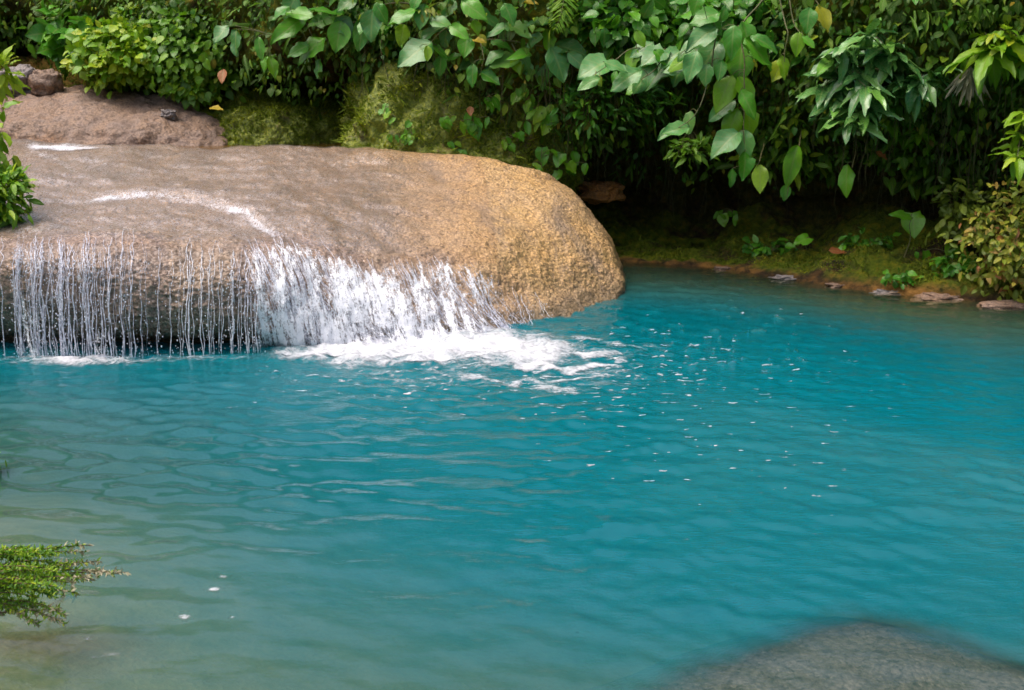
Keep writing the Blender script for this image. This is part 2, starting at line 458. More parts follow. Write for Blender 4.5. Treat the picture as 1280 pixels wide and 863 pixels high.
def veil_mat():
    m = NT('white water veil'); 
    lu = m.attr('su'); lv = m.attr('sv'); dn = m.attr('dens')
    vec = m.node('ShaderNodeCombineXYZ', {'X': lu, 'Y': lv, 'Z': 0.0}).outputs[0]
    n1 = m.noise(m.map(vec, (1, .16, 1)), 16, 4, .6, .5); n2 = m.noise(m.map(vec, (1, .3, 1)), 55, 4, .65, .3); n3 = m.noise(m.map(vec, (1, .6, 1)), 140, 2)
    k = m.math('ADD', m.math('MULTIPLY', n1.outputs[0], .9), m.math('MULTIPLY', n2.outputs[0], .8))
    k = m.math('ADD', k, m.math('MULTIPLY', n3.outputs[0], .5))
    fac = m.step(m.math('ADD', k, m.math('MULTIPLY', dn, .5)), 1.38, 1.66)
    fac = m.math('MULTIPLY', fac, m.step(dn, 0.0, .25))
    nb = m.bump(k, .5, .02)
    b = m.bsdf(Base_Color=(.84, .85, .89), Roughness=.35, Normal=nb)
    tr = m.node('ShaderNodeBsdfTransparent', {'Color': (.97, .97, 1, 1)})
    return m.done(m.mixs(fac, tr.outputs[0], b.outputs[0]))
M_VEIL = veil_mat()

def foam_mat():
    m = NT('white foam'); p = m.pos()
    d = m.attr('foam')  # the field also holds glints painted as white flecks
    n1 = m.noise(m.map(p, (1, 1.3, 1)), 7, 5, .65, 1.2); n2 = m.noise(p, 38, 4, .7, .5); v = m.vor(p, 42)
    k = m.math('ADD', m.math('MULTIPLY', n1.outputs[0], .9), m.math('MULTIPLY', n2.outputs[0], .4))
    k = m.math('ADD', k, m.math('MULTIPLY', v.outputs['Distance'], .12))
    fac = m.math('MULTIPLY', m.step(m.math('ADD', k, m.math('MULTIPLY', d, .80)), .98, 1.62), .97)
    fac = m.math('MULTIPLY', fac, m.step(d, .02, .2))
    b = m.bsdf(Base_Color=(.73, .74, .78), Roughness=.55, Normal=m.bump(k, .8, .03))
    tr = m.node('ShaderNodeBsdfTransparent')
    return m.done(m.mixs(fac, tr.outputs[0], b.outputs[0]))
M_FOAM = foam_mat()

# ------------------------------------------------------------------ ground with the pool bed
SUB = PW(1128, 850)                      # the sunken rock off the near shore
def subrock_z(x, y):
    dx = (x - SUB[0]); dy = (y - SUB[1])
    n = fbm(np.stack([x * 3.1, y * 3.1, np.zeros_like(x) + 3.1], -1), 4) * .11
    r = ((np.abs(dx) / np.where(dx < 0, .78, .60)) ** 1.2 + np.where(dy > 0, dy / .52, -dy / 1.3) ** 1.2) ** (1 / 1.2)
    return -.012 - .02 * r ** 2 - .17 * np.maximum(r + n * 1.6 - 1.0, 0) - .9 * np.maximum(r + n * 1.6 - 1.7, 0) + n * .12

def bed_z(x, y):
    n = fbm(np.stack([x * .45, y * .45, np.zeros_like(x)], -1), 4)
    left = smooth(1.0, -3.4, x) * smooth(9.2, 4.8, y)
    near = np.maximum(y - (2.55 + .25 * n), 0)
    dep = (1.35 - .85 * left) * (1 - np.exp(-near / (1.15 + .9 * left)))
    z = -dep
    land = np.maximum((2.55 + .25 * n) - y, 0)
    z = z + np.minimum(land * .55, .3 + .1 * n)
    sidex = np.maximum(np.abs(x - .6) - 6.6 + .5 * n, 0)
    back = np.maximum(y - 13.6 - .2 * np.abs(x), 0)
    hill = np.minimum(np.maximum(sidex * 1.0, back * 1.6) , 4.0 + n) 
    far = np.maximum(np.hypot(x, y) - 25, 0)
    return z + hill + 1.5 * smooth(0, 120, far) * 6 + .3 * n * smooth(.2, 2, hill)

xs = np.concatenate([-np.geomspace(140, 7.2, 40), np.linspace(-7, 7.6, 190), np.geomspace(7.8, 140, 40)])
ys = np.concatenate([-np.geomspace(140, 1.2, 36), np.linspace(-1, 14.5, 200), np.geomspace(14.8, 180, 44)])
X, Y = np.meshgrid(xs, ys)
tag(sheet('ground', np.stack([X, Y, bed_z(X, Y)], -1), M_GROUND), 'forest floor and sandy bed of the turquoise pool', kind='structure')

# ------------------------------------------------------------------ hillside behind the pool
def wd(px, py):
    return PW(px, py)[1]
H = []
H.append([(-900, 620, 6), (-900, 560, 6.2), (-900, 450, 6.6), (-900, 330, 7.2), (-900, 260, 7.8), (-900, 200, 7.8), (-900, 120, 7.6), (-900, 10, 7.7), (-900, -120, 8.5), (-900, -260, 12), (-900, -200, 20)])
H.append([(-330, 300, 9.8), (-330, 260, 10), (-330, 220, 10.4), (-330, 170, 10.9), (-330, 130, 11.5), (-330, 100, 11.7), (-330, 60, 11.6), (-330, 0, 11.8), (-330, -130, 12.5), (-330, -230, 15), (-330, -205, 22)])
H.append([(0, 190, 12.6), (0, 170, 12.9), (0, 130, 13.5), (0, 100, 14.3), (0, 80, 15), (0, 70, 15.2), (0, 35, 15), (0, -8, 14.8), (0, -150, 15.6), (0, -210, 18), (0, -185, 25)])
H.append([(150, 190, 12.4), (150, 170, 12.7), (150, 130, 13.2), (150, 112, 13.6), (150, 90, 14), (150, 72, 14), (150, 45, 13.7), (150, 5, 13.5), (150, -150, 14.5), (150, -225, 17), (150, -200, 24)])
H.append([(285, 220, 12.1), (285, 200, 12.3), (285, 170, 12.5), (285, 140, 12.9), (285, 120, 13.3), (285, 100, 13.3), (285, 70, 12.9), (285, 5, 12.7), (285, -160, 13.6), (285, -250, 16), (285, -225, 23)])
H.append([(400, 230, 12), (400, 205, 12.3), (400, 185, 12.8), (400, 165, 13.3), (400, 135, 13.6), (400, 108, 13.4), (400, 84, 12.7), (400, 15, 12.2), (400, -150, 12.9), (400, -370, 15), (400, -340, 22)])
H.append([(530, 300, 11.8), (530, 250, 12), (530, 220, 12.3), (530, 190, 12.6), (530, 165, 12.8), (530, 140, 12.7), (530, 100, 12.1), (530, 20, 11.6), (530, -170, 12), (530, -390, 14.5), (530, -360, 22)])
H.append([(700, 350, 11.2), (700, 322, 11.6), (700, 292, 12.1), (700, 262, 12.6), (700, 232, 12.9), (700, 205, 12.7), (700, 140, 11.7), (700, 40, 11.2), (700, -170, 11.4), (700, -330, 14), (700, -300, 22)])
for px, sh, cz, dz, ez, fz, gz, off in ((800, 328, 318, 300, 268, 232, 165, .0), (900, 336, 324, 302, 268, 226, 165, .0), (1000, 351, 328, 297, 262, 225, 170, .0),
                                      (1130, 369, 335, 299, 262, 228, 175, 0), (1280, 383, 345, 302, 266, 236, 180, 0), (1500, 420, 370, 310, 270, 240, 180, 0), (1900, 520, 440, 340, 290, 250, 190, 0)):
    d = wd(px, sh)
    H.append([(px, sh + 26, d - .15), (px, sh, d), (px, cz, d + .28), (px, dz, d + 1.15), (px, ez, d + 1.9), (px, fz, d + 1.75), (px, gz, d + 1.15), (px, 50, d + .5), (px, -190, d + .6), (px, -360, d + 3), (px, -320, d + 12)])
hill = Surf(H)
hu = np.linspace(0, hill.nc - 1, 520); hv = np.linspace(0, hill.nr - 1, 330)
HG = hill.grid(hu, hv); HN = gnormals(HG)
if HN[200, 300, 1] > 0: HN = -HN
dn = fbm(HG * 1.6, 5, .55)
vv = np.repeat(hv[:, None], len(hu), 1); uu = np.repeat(hu[None], len(hv), 0)
amp = .06 + .16 * smooth(1.5, 4, vv) - .04 * smooth(2.5, 1, vv)
HG = HG + HN * (dn * amp + .025 * fbm(HG * 9, 3))[..., None]
moss_a = np.clip(smooth(1.1, 1.6, vv) * (1 - .75 * smooth(3.2, 4.2, vv)) + .6 * smooth(5.6, 6.5, vv), 0, 1)
edge_a = smooth(.7, 1.0, vv) * smooth(1.75, 1.25, vv)
edge_a = edge_a * np.clip(.35 + 1.3 * fbm(HG * np.array([1.8, 1.8, 4.]) + 3, 4), 0, 1)
edge_a = np.maximum(edge_a, smooth(2.4, 2.9, vv) * smooth(4.6, 3.8, vv) * smooth(3.4, 2.2, uu) * .9)
tag(sheet('hillside', HG, M_HILL, attrs={'moss': moss_a, 'edge': edge_a}), 'steep mossy hillside closing off the far side of the pool', kind='structure')

# ------------------------------------------------------------------ the big boulder
BC = [
    [(-420, 175, 12.6), (-380, 172, 11.6), (-380, 210, 10.3), (-390, 260, 9.0), (-400, 300, 8.1), (-405, 330, 7.7), (-410, 370, 7.5), (-410, 430, 7.6), (-410, 470, 8.0)],
    [(-150, 195, 12.6), (-140, 172, 11.7), (-145, 204, 10.4), (-150, 245, 9.1), (-155, 278, 8.2), (-160, 308, 7.75), (-160, 345, 7.55), (-160, 410, 7.65), (-160, 450, 8.1)],
    [(10, 215, 12.0), (20, 177, 11.6), (20, 200, 10.4), (10, 238, 9.2), (5, 268, 8.35), (0, 298, 7.8), (0, 335, 7.55), (0, 402, 7.68), (0, 440, 8.2)],
    [(140, 218, 11.95), (140, 183, 11.6), (135, 202, 10.4), (130, 240, 9.2), (130, 270, 8.4), (130, 302, 7.82), (130, 345, 7.52), (130, 412, 7.65), (130, 440, 8.2)],
    [(300, 222, 11.7), (300, 184, 11.3), (300, 208, 10.35), (300, 242, 9.35), (300, 272, 8.6), (300, 306, 8.0), (300, 355, 7.66), (300, 413, 7.68), (300, 438, 8.1)],
    [(440, 226, 11.5), (440, 187, 11.1), (440, 211, 10.45), (440, 242, 9.65), (440, 277, 8.85), (445, 317, 8.3), (450, 372, 7.98), (450, 425, 7.86), (450, 447, 7.8)],
    [(570, 240, 12.0), (578, 197, 10.95), (585, 217, 10.45), (590, 247, 9.85), (595, 282, 9.25), (600, 322, 8.8), (605, 372, 8.5), (610, 414, 8.27), (612, 440, 8.15)],
    [(640, 255, 11.9), (640, 209, 10.85), (652, 224, 10.5), (665, 250, 10.05), (675, 286, 9.6), (683, 326, 9.25), (690, 370, 8.95), (693, 404, 8.66), (693, 428, 8.5)],
    [(665, 260, 11.8), (666, 217, 10.8), (686, 231, 10.6), (707, 252, 10.3), (724, 286, 9.97), (739, 325, 9.65), (748, 365, 9.4), (749, 389, 9.12), (746, 408, 8.95)],
    [(680, 265, 11.7), (681, 223, 10.8), (705, 236, 10.75), (732, 261, 10.55), (757, 291, 10.32), (771, 326, 10.1), (778, 352, 9.95), (774, 371, 9.7), (766, 392, 9.5)],
    [(670, 275, 11.75), (678, 227, 11.0), (700, 243, 11.05), (724, 270, 11.1), (750, 297, 11.1), (762, 332, 11.1), (768, 362, 11.05), (765, 385, 10.9), (760, 405, 10.7)],
    [(600, 285, 12.0), (620, 219, 11.3), (630, 235, 11.6), (645, 270, 11.8), (655, 305, 11.9), (662, 340, 11.95), (668, 370, 11.9), (668, 395, 11.8), (665, 420, 11.6)],
]
bo = Surf(BC)
def bdisp(p): return .045 * fbm(p * 1.3, 3) + .010 * fbm(p * 6, 3)
bu = np.concatenate([np.linspace(0, 1, 50, endpoint=False), np.linspace(1, 11, 620)]); bv = np.linspace(0, 8, 470)
BG = bo.grid(bu, bv); BN = gnormals(BG)
if BN[200, 300, 2] < 0: BN = -BN
bx, by = to_px(BG)
# the low step the water pours over, across the upper slab
step_y = np.interp(bx, [-400, 30, 120, 190, 260, 310, 345, 400, 470, 520], [250, 246, 245, 242, 250, 264, 290, 285, 305, 335])
step = (smooth(step_y - 7, step_y + 5, by)) * smooth(395, 330, bx)
groove = np.exp(-((by - np.interp(bx, [330, 400, 470, 520, 560], [215, 255, 290, 320, 345])) / 9) ** 2) * smooth(330, 400, bx) * smooth(560, 500, bx)
ridge = np.exp(-((by - np.interp(bx, [480, 600, 680, 760], [205, 232, 250, 300])) / 8) ** 2) * smooth(480, 560, bx) * smooth(770, 700, bx)
BGv = np.repeat(bv[:, None], len(bu), 1)
face = smooth(3.6, 5.2, BGv)
disp = bdisp(BG) + .006 * fbm(BG * 17, 3, .6) * (.5 + face) + .004 * fbm(BG * 45, 2)
# coarse crumbly texture on the face between the two falls
crumb = face * smooth(90, 150, bx) * smooth(340, 300, bx)
disp += crumb * .022 * np.abs(fbm(BG * np.array([15, 15, 22]), 3)) 
disp += -.055 * step * smooth(5.0, 4.0, BGv) - .03 * groove - .03 * ridge
BG2 = BG + BN * disp[..., None]
ochre = np.clip(smooth(430, 720, bx) * .95 * (1 - .55 * smooth(330, 400, by)) + .6 * smooth(215, 195, by) * smooth(380, 520, bx) + .12, 0, 1)
wet = np.clip(smooth(620, 420, bx + (by - 250) * .2) * .9 + .15, 0, 1)
BNR = BN
tag(sheet('boulder', BG2, M_ROCK, attrs={'ochre': ochre, 'wet': wet}), 'huge rounded tan boulder with the small waterfall running over it', 'boulder')
def bsurf(u, v, off=0.0):
    p = bo.at(u, v); e = 1e-2
    du = bo.at(np.clip(np.asarray(u) + e, 0, 10.99), v) - bo.at(np.asarray(u) - e, v); dv = bo.at(u, np.clip(np.asarray(v) + e, 0, 7.99)) - bo.at(u, np.asarray(v) - e)
    n = norm(np.cross(dv, du)); n = np.where((n[:, 2:3] + -n[:, 1:2] * .8) < 0, -n, n)
    return p + n * (np.asarray(off).reshape(-1) + bdisp(p))[:, None], n
_ut = np.linspace(0, 9, 400)
def u_of(px, v=5.5):
    return np.interp(px, to_px(bo.at(_ut, np.full(400, v)))[0], _ut)

# upper ledge upstream
LC = [
    [(-420, 95, 12.6), (-420, 100, 12.3), (-420, 125, 11.8), (-420, 150, 11.5), (-420, 175, 11.3), (-420, 195, 11.2)],
    [(-150, 116, 13.6), (-150, 112, 13.3), (-150, 126, 12.7), (-150, 148, 12.2), (-150, 170, 11.9), (-150, 190, 11.8)],
    [(0, 122, 13.9), (0, 112, 13.5), (0, 123, 12.9), (0, 142, 12.4), (0, 160, 12.05), (0, 180, 11.9)],
    [(110, 122, 13.8), (110, 110, 13.4), (112, 119, 12.9), (115, 138, 12.4), (115, 160, 12.05), (115, 182, 11.9)],
    [(190, 128, 13.6), (192, 117, 13.2), (198, 127, 12.85), (204, 146, 12.4), (208, 166, 12.1), (210, 186, 12)],
    [(235, 140, 13.5), (240, 127, 13.1), (252, 138, 12.85), (260, 154, 12.5), (262, 172, 12.2), (262, 190, 12.05)],
    [(250, 160, 13.4), (258, 140, 13.1), (273, 151, 12.95), (283, 163, 12.75), (286, 175, 12.5), (284, 192, 12.3)],
    [(240, 190, 13.5), (250, 160, 13.4), (262, 170, 13.4), (270, 180, 13.3), (274, 190, 13.2), (272, 200, 13.1)],
]
lg = Surf(LC); LG = lg.grid(np.linspace(0, 7, 260), np.linspace(0, 5, 120)); LN = gnormals(LG); LN = -LN if LN[60, 120, 2] < 0 else LN
LG = LG + LN * (.06 * fbm(LG * 2.2, 4) + .02 * fbm(LG * 9, 3))[..., None]
tag(sheet('rock_ledge', LG, M_ROCK2), 'low pinkish rock ledge behind the boulder at the head of the stream', 'rock')

def stone(name, label, px, py, d, wpx, hpx, mat, seed, cat='stone', group=None, deep=1.0, lump=.22):
    c = P(px, py, d); k = mpp(d); rx, rz = wpx * k / 2, hpx * k / 2; ry = rx * deep
    nu, nv = 56, 36
    th = np.linspace(0, 2 * np.pi, nu); ph = np.linspace(-np.pi / 2, np.pi / 2, nv)
    T, H_ = np.meshgrid(th, ph)
    D = np.stack([np.cos(H_) * np.cos(T), np.cos(H_) * np.sin(T), np.sin(H_)], -1)
    sq = np.sign(D) * np.abs(D) ** .8
    r = 1 + lump * fbm(D * 1.6 + seed * 7.7, 4) + .05 * fbm(D * 7 + seed, 3)
    V = c + sq * r[..., None] * np.array([rx, ry, rz])
    return tag(sheet(name, V, mat), label, cat, group)

stone('stone', 'grey angular stone lying on the ledge by the leaf tips', 28, 104, 13.2, 62, 34, M_GREYROCK, 1, lump=.45)
stone('stone', 'rounded brown stone right of the grey one on the ledge', 58, 104, 13.0, 36, 30, M_ROCK2, 2)
stone('stone', 'small dark stone sitting alone on the pinkish ledge', 211, 143, 12.4, 17, 11, M_GREYROCK, 3, lump=.5)
stone('stone', 'orange stained stone in the dark gap beside the boulder', 752, 240, 12.3, 52, 24, M_ORANGE, 4, lump=.4)
stone('stone', 'dark shore stone below the yellow bush', 1258, 383, 9.15, 70, 12, M_ROCK2, 8, deep=.5)
for k_, (px, w_, hh, lab) in enumerate(((905, 26, 8, 'smallest wet stone where the ochre rim meets the dark recess'), (985, 40, 9, 'wet brown stone half sunk at the bend of the bank'), (1052, 34, 10, 'grey shore stone below the red brown leaf'), (1118, 46, 11, 'purplish shore stone below the seedling'), (1178, 60, 12, 'largest purplish shore stone, between the seedling and the yellow bush'))):
    sh_ = np.interp(px, [800, 900, 1000, 1130, 1280], [328, 336, 351, 369, 383])
    stone('stone', lab, px, sh_ + 1, wd(px, sh_) + .03, w_, hh, M_GREYROCK if k_ % 2 else M_ROCK2, 20 + k_, deep=.6, lump=.5)

# moss covered mounds behind the boulder
def mound(name, label, cols, nu=200, nv=130, a=.15):
    s = Surf(cols); G = s.grid(np.linspace(0, s.nc - 1, nu), np.linspace(0, s.nr - 1, nv)); N = gnormals(G)
    N = -N if (N[..., 2] - N[..., 1]).mean() < 0 else N
    G = G + N * (a * fbm(G * 2.2, 4) + .035 * fbm(G * 8, 4))[..., None]
    tag(sheet(name, G, M_MOSSROCK), label, 'mossy rock')
    return G, N
G1, N1 = mound('mossy_rock', 'tall moss covered rock rising right behind the boulder, roots hanging over it', [
    [(436, 130, 12.8), (440, 140, 12.5), (436, 160, 12.3), (434, 180, 12.1), (434, 200, 12)],
    [(450, 95, 12.6), (448, 110, 12.1), (440, 140, 11.7), (434, 172, 11.5), (432, 200, 11.4)],
    [(490, 70, 12.3), (485, 90, 11.8), (480, 130, 11.45), (478, 176, 11.25), (478, 205, 11.2)],
    [(560, 65, 12.2), (560, 90, 11.7), (560, 135, 11.4), (560, 186, 11.15), (560, 215, 11.1)],
    [(640, 70, 12.2), (640, 100, 11.7), (640, 150, 11.5), (642, 198, 11.25), (644, 228, 11.2)],
    [(710, 80, 12.2), (708, 110, 11.8), (704, 160, 11.7), (698, 215, 11.5), (696, 250, 11.4)],
    [(740, 90, 12.6), (738, 120, 12.3), (730, 170, 12.2), (720, 225, 12.1), (716, 260, 12)],
])
G2, N2 = mound('mossy_rock', 'low mossy rock between the pinkish ledge and the dark hollow', [
    [(270, 120, 13.35), (272, 128, 13.05), (275, 145, 12.75), (280, 170, 12.55), (282, 190, 12.45)],
    [(300, 112, 13.35), (300, 120, 12.95), (300, 140, 12.55), (298, 168, 12.35), (298, 192, 12.25)],
    [(345, 116, 13.35), (345, 126, 12.95), (345, 146, 12.55), (345, 170, 12.35), (345, 192, 12.25)],
    [(400, 122, 13.35), (400, 132, 12.95), (400, 150, 12.65), (400, 172, 12.45), (400, 192, 12.35)],
    [(432, 140, 13.35), (430, 148, 13.15), (430, 160, 12.95), (430, 176, 12.85), (430, 192, 12.75)],
], a=.12)

# amber channel between the boulder and the mossy rocks
gx, gy = np.meshgrid(np.linspace(-5.4, -1.62, 120), np.linspace(11.06, 13.2, 60))
tag(sheet('stream_water', np.stack([gx, gy, 1.101 + .004 * fbm(np.stack([gx * 6, gy * 9, gx * 0], -1), 3)], -1), M_AMBER), 'still amber water in the channel behind the boulder', kind='structure')

# ------------------------------------------------------------------ pool water
wxs = np.concatenate([np.linspace(-11, -5.6, 60, endpoint=False), np.linspace(-5.6, 6.4, 900), np.linspace(6.5, 11, 60)])
wys = np.concatenate([np.linspace(1.6, 2.9, 60, endpoint=False), np.linspace(2.9, 7.5, 430, endpoint=False), np.linspace(7.5, 13.4, 280)])
WX, WY = np.meshgrid(wxs, wys)
h = np.zeros_like(WX)
r2 = np.random.default_rng(3)
calm = smooth(1.2, -2.2, WX) * smooth(7.0, 5.2, WY)
patch = .55 + .55 * np.clip(fbm(np.stack([WX * .8, WY * 1.1, WX * 0 + 9], -1), 3) + .25, 0, 1)
for i in range(52):
    lam = .06 * (6.5 ** r2.random()); ang = r2.normal(-.2, .42 if lam > .2 else .6) - np.pi / 2
    kx, ky = np.cos(ang) * 2 * np.pi / lam, np.sin(ang) * 2 * np.pi / lam
    ph = 2.2 * noise(np.stack([WX * .9 + i, WY * .9, WX * 0 + i * 3.3], -1)) * 2
    fade = 1 - smooth(.24, .12, lam) * calm * .85
    h += .0010 * (lam / .25) ** 1.05 * np.cos(kx * WX + ky * WY + r2.random() * 6.28 + ph) * fade
C2 = PW(235, 545)
env = np.exp(-(((WX - C2[0]) / 2.1) ** 2 + ((WY - C2[1]) / 1.45) ** 2))
h2 = np.zeros_like(h)
for i in range(26):
    lam = .085 * (2.6 ** r2.random()); ang = r2.normal(-.12, .38) - np.pi / 2
    ph = 3.0 * noise(np.stack([WX * 1.1 + i * 2.1, WY * 1.1, WX * 0 + i * 5.3], -1))
    h2 += .030 * lam / 6.28 * np.cos((np.cos(ang) * WX + np.sin(ang) * WY) * 6.283 / lam + r2.random() * 6.28 + ph)
h *= patch * (.85 + .9 * np.exp(-np.hypot(WX - PW(520, 440)[0], WY - PW(520, 440)[1]) / 2.6))
h += h2 * (.22 + 1.0 * env) * np.clip(.45 + 1.1 * (fbm(np.stack([WX * 1.1, WY * 1.6, WX * 0 + 21], -1), 3) + .35), .15, 1.5)
FOOT = PW(520, 440)
rr = np.hypot(WX - FOOT[0], (WY - FOOT[1]) * 1.2)
h += .0065 * np.exp(-rr / 1.7) * np.cos(rr * 2 * np.pi / .24 + 3 * noise(np.stack([WX, WY, WX * 0], -1)))
chop = np.clip((.30 + .8 * np.exp(-rr / 2.0) - .26 * calm - .22 * env) * (.55 + .9 * np.clip(fbm(np.stack([WX * .7 + 3, WY * 1.2, WX * 0 + 1], -1), 3) + .5, 0, 1.2)), .04, 1.2)
dep = np.maximum(-bed_z(WX, WY), .0)
sub = np.maximum(-subrock_z(WX, WY + .13), 0)
shx, shy = HG[np.searchsorted(hv, 1.0), :, 0], HG[np.searchsorted(hv, 1.0), :, 1]
bank = np.maximum(np.interp(WX, shx[np.argsort(shx)], shy[np.argsort(shx)]) - WY, 0)
dep_v = np.minimum(np.minimum(dep, np.maximum(sub - .03, 0) * 10 + .14), .03 + .30 * bank)
# foam field from pixel landmarks, painted glints added as flecks
fx, fy = to_px(np.stack([WX, WY, WX * 0], -1))
def blob(cx, cy, rx, ry, a=1.0, p=2): return a * np.exp(-(np.abs((fx - cx) / rx) ** p + np.abs((fy - cy) / ry) ** p))
core_y = np.interp(fx, [300, 360, 430, 520, 620, 700, 760, 810], [445, 443, 439, 436, 432, 444, 458, 455])
wob = 9 * fbm(np.stack([WX * 3.2, WY * 3.2, WX * 0 + 6], -1), 4)
dyf = fy - core_y + wob
sg_ = np.interp(fx, [280, 400, 520, 640, 760], [7, 14, 24, 28, 18])
foam = 1.0 * np.exp(-(dyf / np.where(dyf > 0, sg_ * 1.15, sg_)) ** 2) * smooth(280, 400, fx + wob) * smooth(800, 640, fx + wob * 3)
foam = np.maximum(foam, blob(100, 452, 120, 8, .8)); foam = np.maximum(foam, blob(250, 449, 120, 5, .5))
foam = np.maximum(foam, blob(660, 440, 80, 26, 1.0)); foam = np.maximum(foam, blob(740, 468, 95, 30, .50))
foam = np.maximum(foam, blob(790, 440, 90, 16, .40)); foam = np.maximum(foam, blob(560, 474, 190, 20, .46))
for cx, cy, rx, ry, a in ((140, 819, 20, 6, .6), (120, 823, 10, 3, .5), (230, 771, 9, 4, .75), (268, 738, 9, 3, .75), (278, 722, 8, 3, .7), (110, 801, 6, 3, .7), (290, 772, 4, 2, .7)):
    foam = np.maximum(foam, blob(cx, cy, rx, ry, a))
for xs_, ys_, a_ in (([620, 700, 760, 800], [452, 464, 456, 462], .88), ([670, 730, 775], [486, 474, 466], .78), ([660, 730, 800], [432, 441, 452], .80), ([640, 700, 745], [478, 492, 487], .68), ([560, 640, 690], [470, 482, 478], .68), ([400, 470, 540], [462, 468, 476], .5), ([700, 760, 830], [420, 428, 444], .62)):
    yy_ = np.interp(fx, xs_, ys_) + .8 * wob
    foam = np.maximum(foam, a_ * np.exp(-((fy - yy_) / 4.5) ** 2) * smooth(xs_[0] - 15, xs_[0] + 25, fx) * smooth(xs_[-1] + 10, xs_[-1] - 40, fx))
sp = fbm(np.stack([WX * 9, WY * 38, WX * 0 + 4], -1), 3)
glint_flecks = smooth(.38, .85, sp) * np.maximum(np.exp(-(((fx - 880) / 250) ** 2 + ((fy - 520) / 150) ** 2)) + .6 * np.exp(-(((fx - 420) / 300) ** 2 + ((fy - 490) / 50) ** 2)), np.exp(-(((fx - 900) / 120) ** 2 + ((fy - 420) / 40) ** 2))) * 1.5  # specular glints of the ripples painted as white foam flecks
foam = np.maximum(foam, np.clip(glint_flecks, 0, .80))
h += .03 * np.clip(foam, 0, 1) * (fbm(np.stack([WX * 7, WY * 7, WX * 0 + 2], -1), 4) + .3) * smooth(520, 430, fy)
WG = np.stack([WX, WY, h], -1)
tag(sheet('water', WG, M_WATER, attrs={'depth': dep_v, 'chop': chop, 'hue': np.minimum(dep, .03 + .35 * bank)}), 'turquoise pool water, clear green over the shallow near bed', kind='structure')
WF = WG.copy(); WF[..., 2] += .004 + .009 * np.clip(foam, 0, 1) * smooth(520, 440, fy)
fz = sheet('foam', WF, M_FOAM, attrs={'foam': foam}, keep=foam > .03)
tag(fz, 'white foam spreading over the pool from the foot of the falls, with painted glint flecks', 'foam', kind='stuff')

# sunken rock by the near shore
gx, gy = np.meshgrid(np.linspace(SUB[0] - 1.5, SUB[0] + 1.5, 190), np.linspace(SUB[1] - 1.2, SUB[1] + .75, 130))
tag(sheet('sunken_rock', np.stack([gx, gy, np.maximum(subrock_z(gx, gy) - .03, -1.6)], -1), M_SUBROCK), 'grey brown sunken rock just under the clear water near the viewer', 'rock')

# ------------------------------------------------------------------ running water on the boulder
su = np.linspace(.3, 6.2, 420); sv = np.linspace(1.0, 5.2, 300)
SG = bo.grid(su, sv); SN = gnormals(SG); SN = -SN if SN[100, 100, 2] < 0 else SN
spx, spy = to_px(SG)
st_y = np.interp(spx, [-400, 30, 120, 190, 260, 310, 345, 400, 470, 520], [250, 246, 245, 242, 250, 264, 290, 285, 305, 335])
ssv = np.repeat(sv[:, None], len(su), 1)
sdisp = bdisp(SG) + .006 * fbm(SG * 17, 3, .6) * .5 - .055 * smooth(st_y - 7, st_y + 5, spy) * smooth(395, 330, spx) * smooth(5.0, 4.0, ssv)
white = (.78 + .35 * fbm(SG * 2.6, 3)) * np.exp(-((spy - st_y) / 4.0) ** 2) * smooth(40, 130, spx) * smooth(360, 320, spx)
white = np.maximum(white, .75 * np.exp(-((spy - st_y - 3) / 9) ** 2) * smooth(280, 310, spx) * smooth(420, 330, spx))
white = np.maximum(white, 1.05 * np.exp(-((spy - 184 - (spx - 80) * .03) / 4.5) ** 2) * smooth(10, 50, spx) * smooth(175, 110, spx))
white = np.maximum(white, .62 * np.exp(-((spy - (180 + (spx - 30) * .55)) / 14) ** 2) * smooth(0, 40, spx) * smooth(150, 90, spx))
white = np.maximum(white, .55 * smooth(255, 280, spy) * smooth(400, 300, spx))
white = np.maximum(white, .60 * np.exp(-((spy - st_y - 1) / 6) ** 2) * smooth(20, 60, spx) * smooth(420, 335, spx))
white = np.maximum(white, .55 * np.exp(-(((spx - 110) / 90) ** 2 + ((spy - 205) / 30) ** 2)))
white = np.maximum(white, .55 * np.exp(-((spy - np.interp(spx, [380, 430, 480, 530], [255, 278, 300, 322])) / 8) ** 2) * smooth(370, 400, spx) * smooth(560, 520, spx))
white = np.maximum(white, .48 * smooth(520, 360, spx))  # overall sky sheen of the wet slab, painted in as pale white
SGo = SG + SN * (sdisp + .010)[..., None]
tag(sheet('flowing_water', SGo, M_STREAM, attrs={'white': white * smooth(5.15, 4.5, ssv), 'film': smooth(600, 430, spx + 18 * fbm(SG * 3, 3)) * smooth(5.2, 4.7, ssv)}, keep=(spx < 620) & (spy > 160)), 'thin clear water sliding over the top of the boulder', kind='structure')

# ------------------------------------------------------------------ falls
def strand_path(px0, v0, v1, drift, n, off, free):
    """water clinging to the stone from v0 to v1, then (free) dropping to the pool"""
    k = np.linspace(0, 1, n)
    v = v0 + (v1 - v0) * k
    u0 = u_of(px0); u1 = u_of(px0 + drift)
    u = u0 + (u1 - u0) * k ** 1.2
    p, nn = bsurf(u, v, off * (0.35 + .65 * k))
    if free:
        e = p[-1]; m = max(6, int(e[2] / .028)); t = np.linspace(0, 1, m + 1)[1:, None]
        d = norm((p[-1] - p[-3])[None])[0]
        q = e + np.concatenate([d[0] * .03 * t, -np.abs(.10 * t ** .5 * .6), -e[2] * 1.02 * t], 1)
        p = np.concatenate([p, q])
    return p

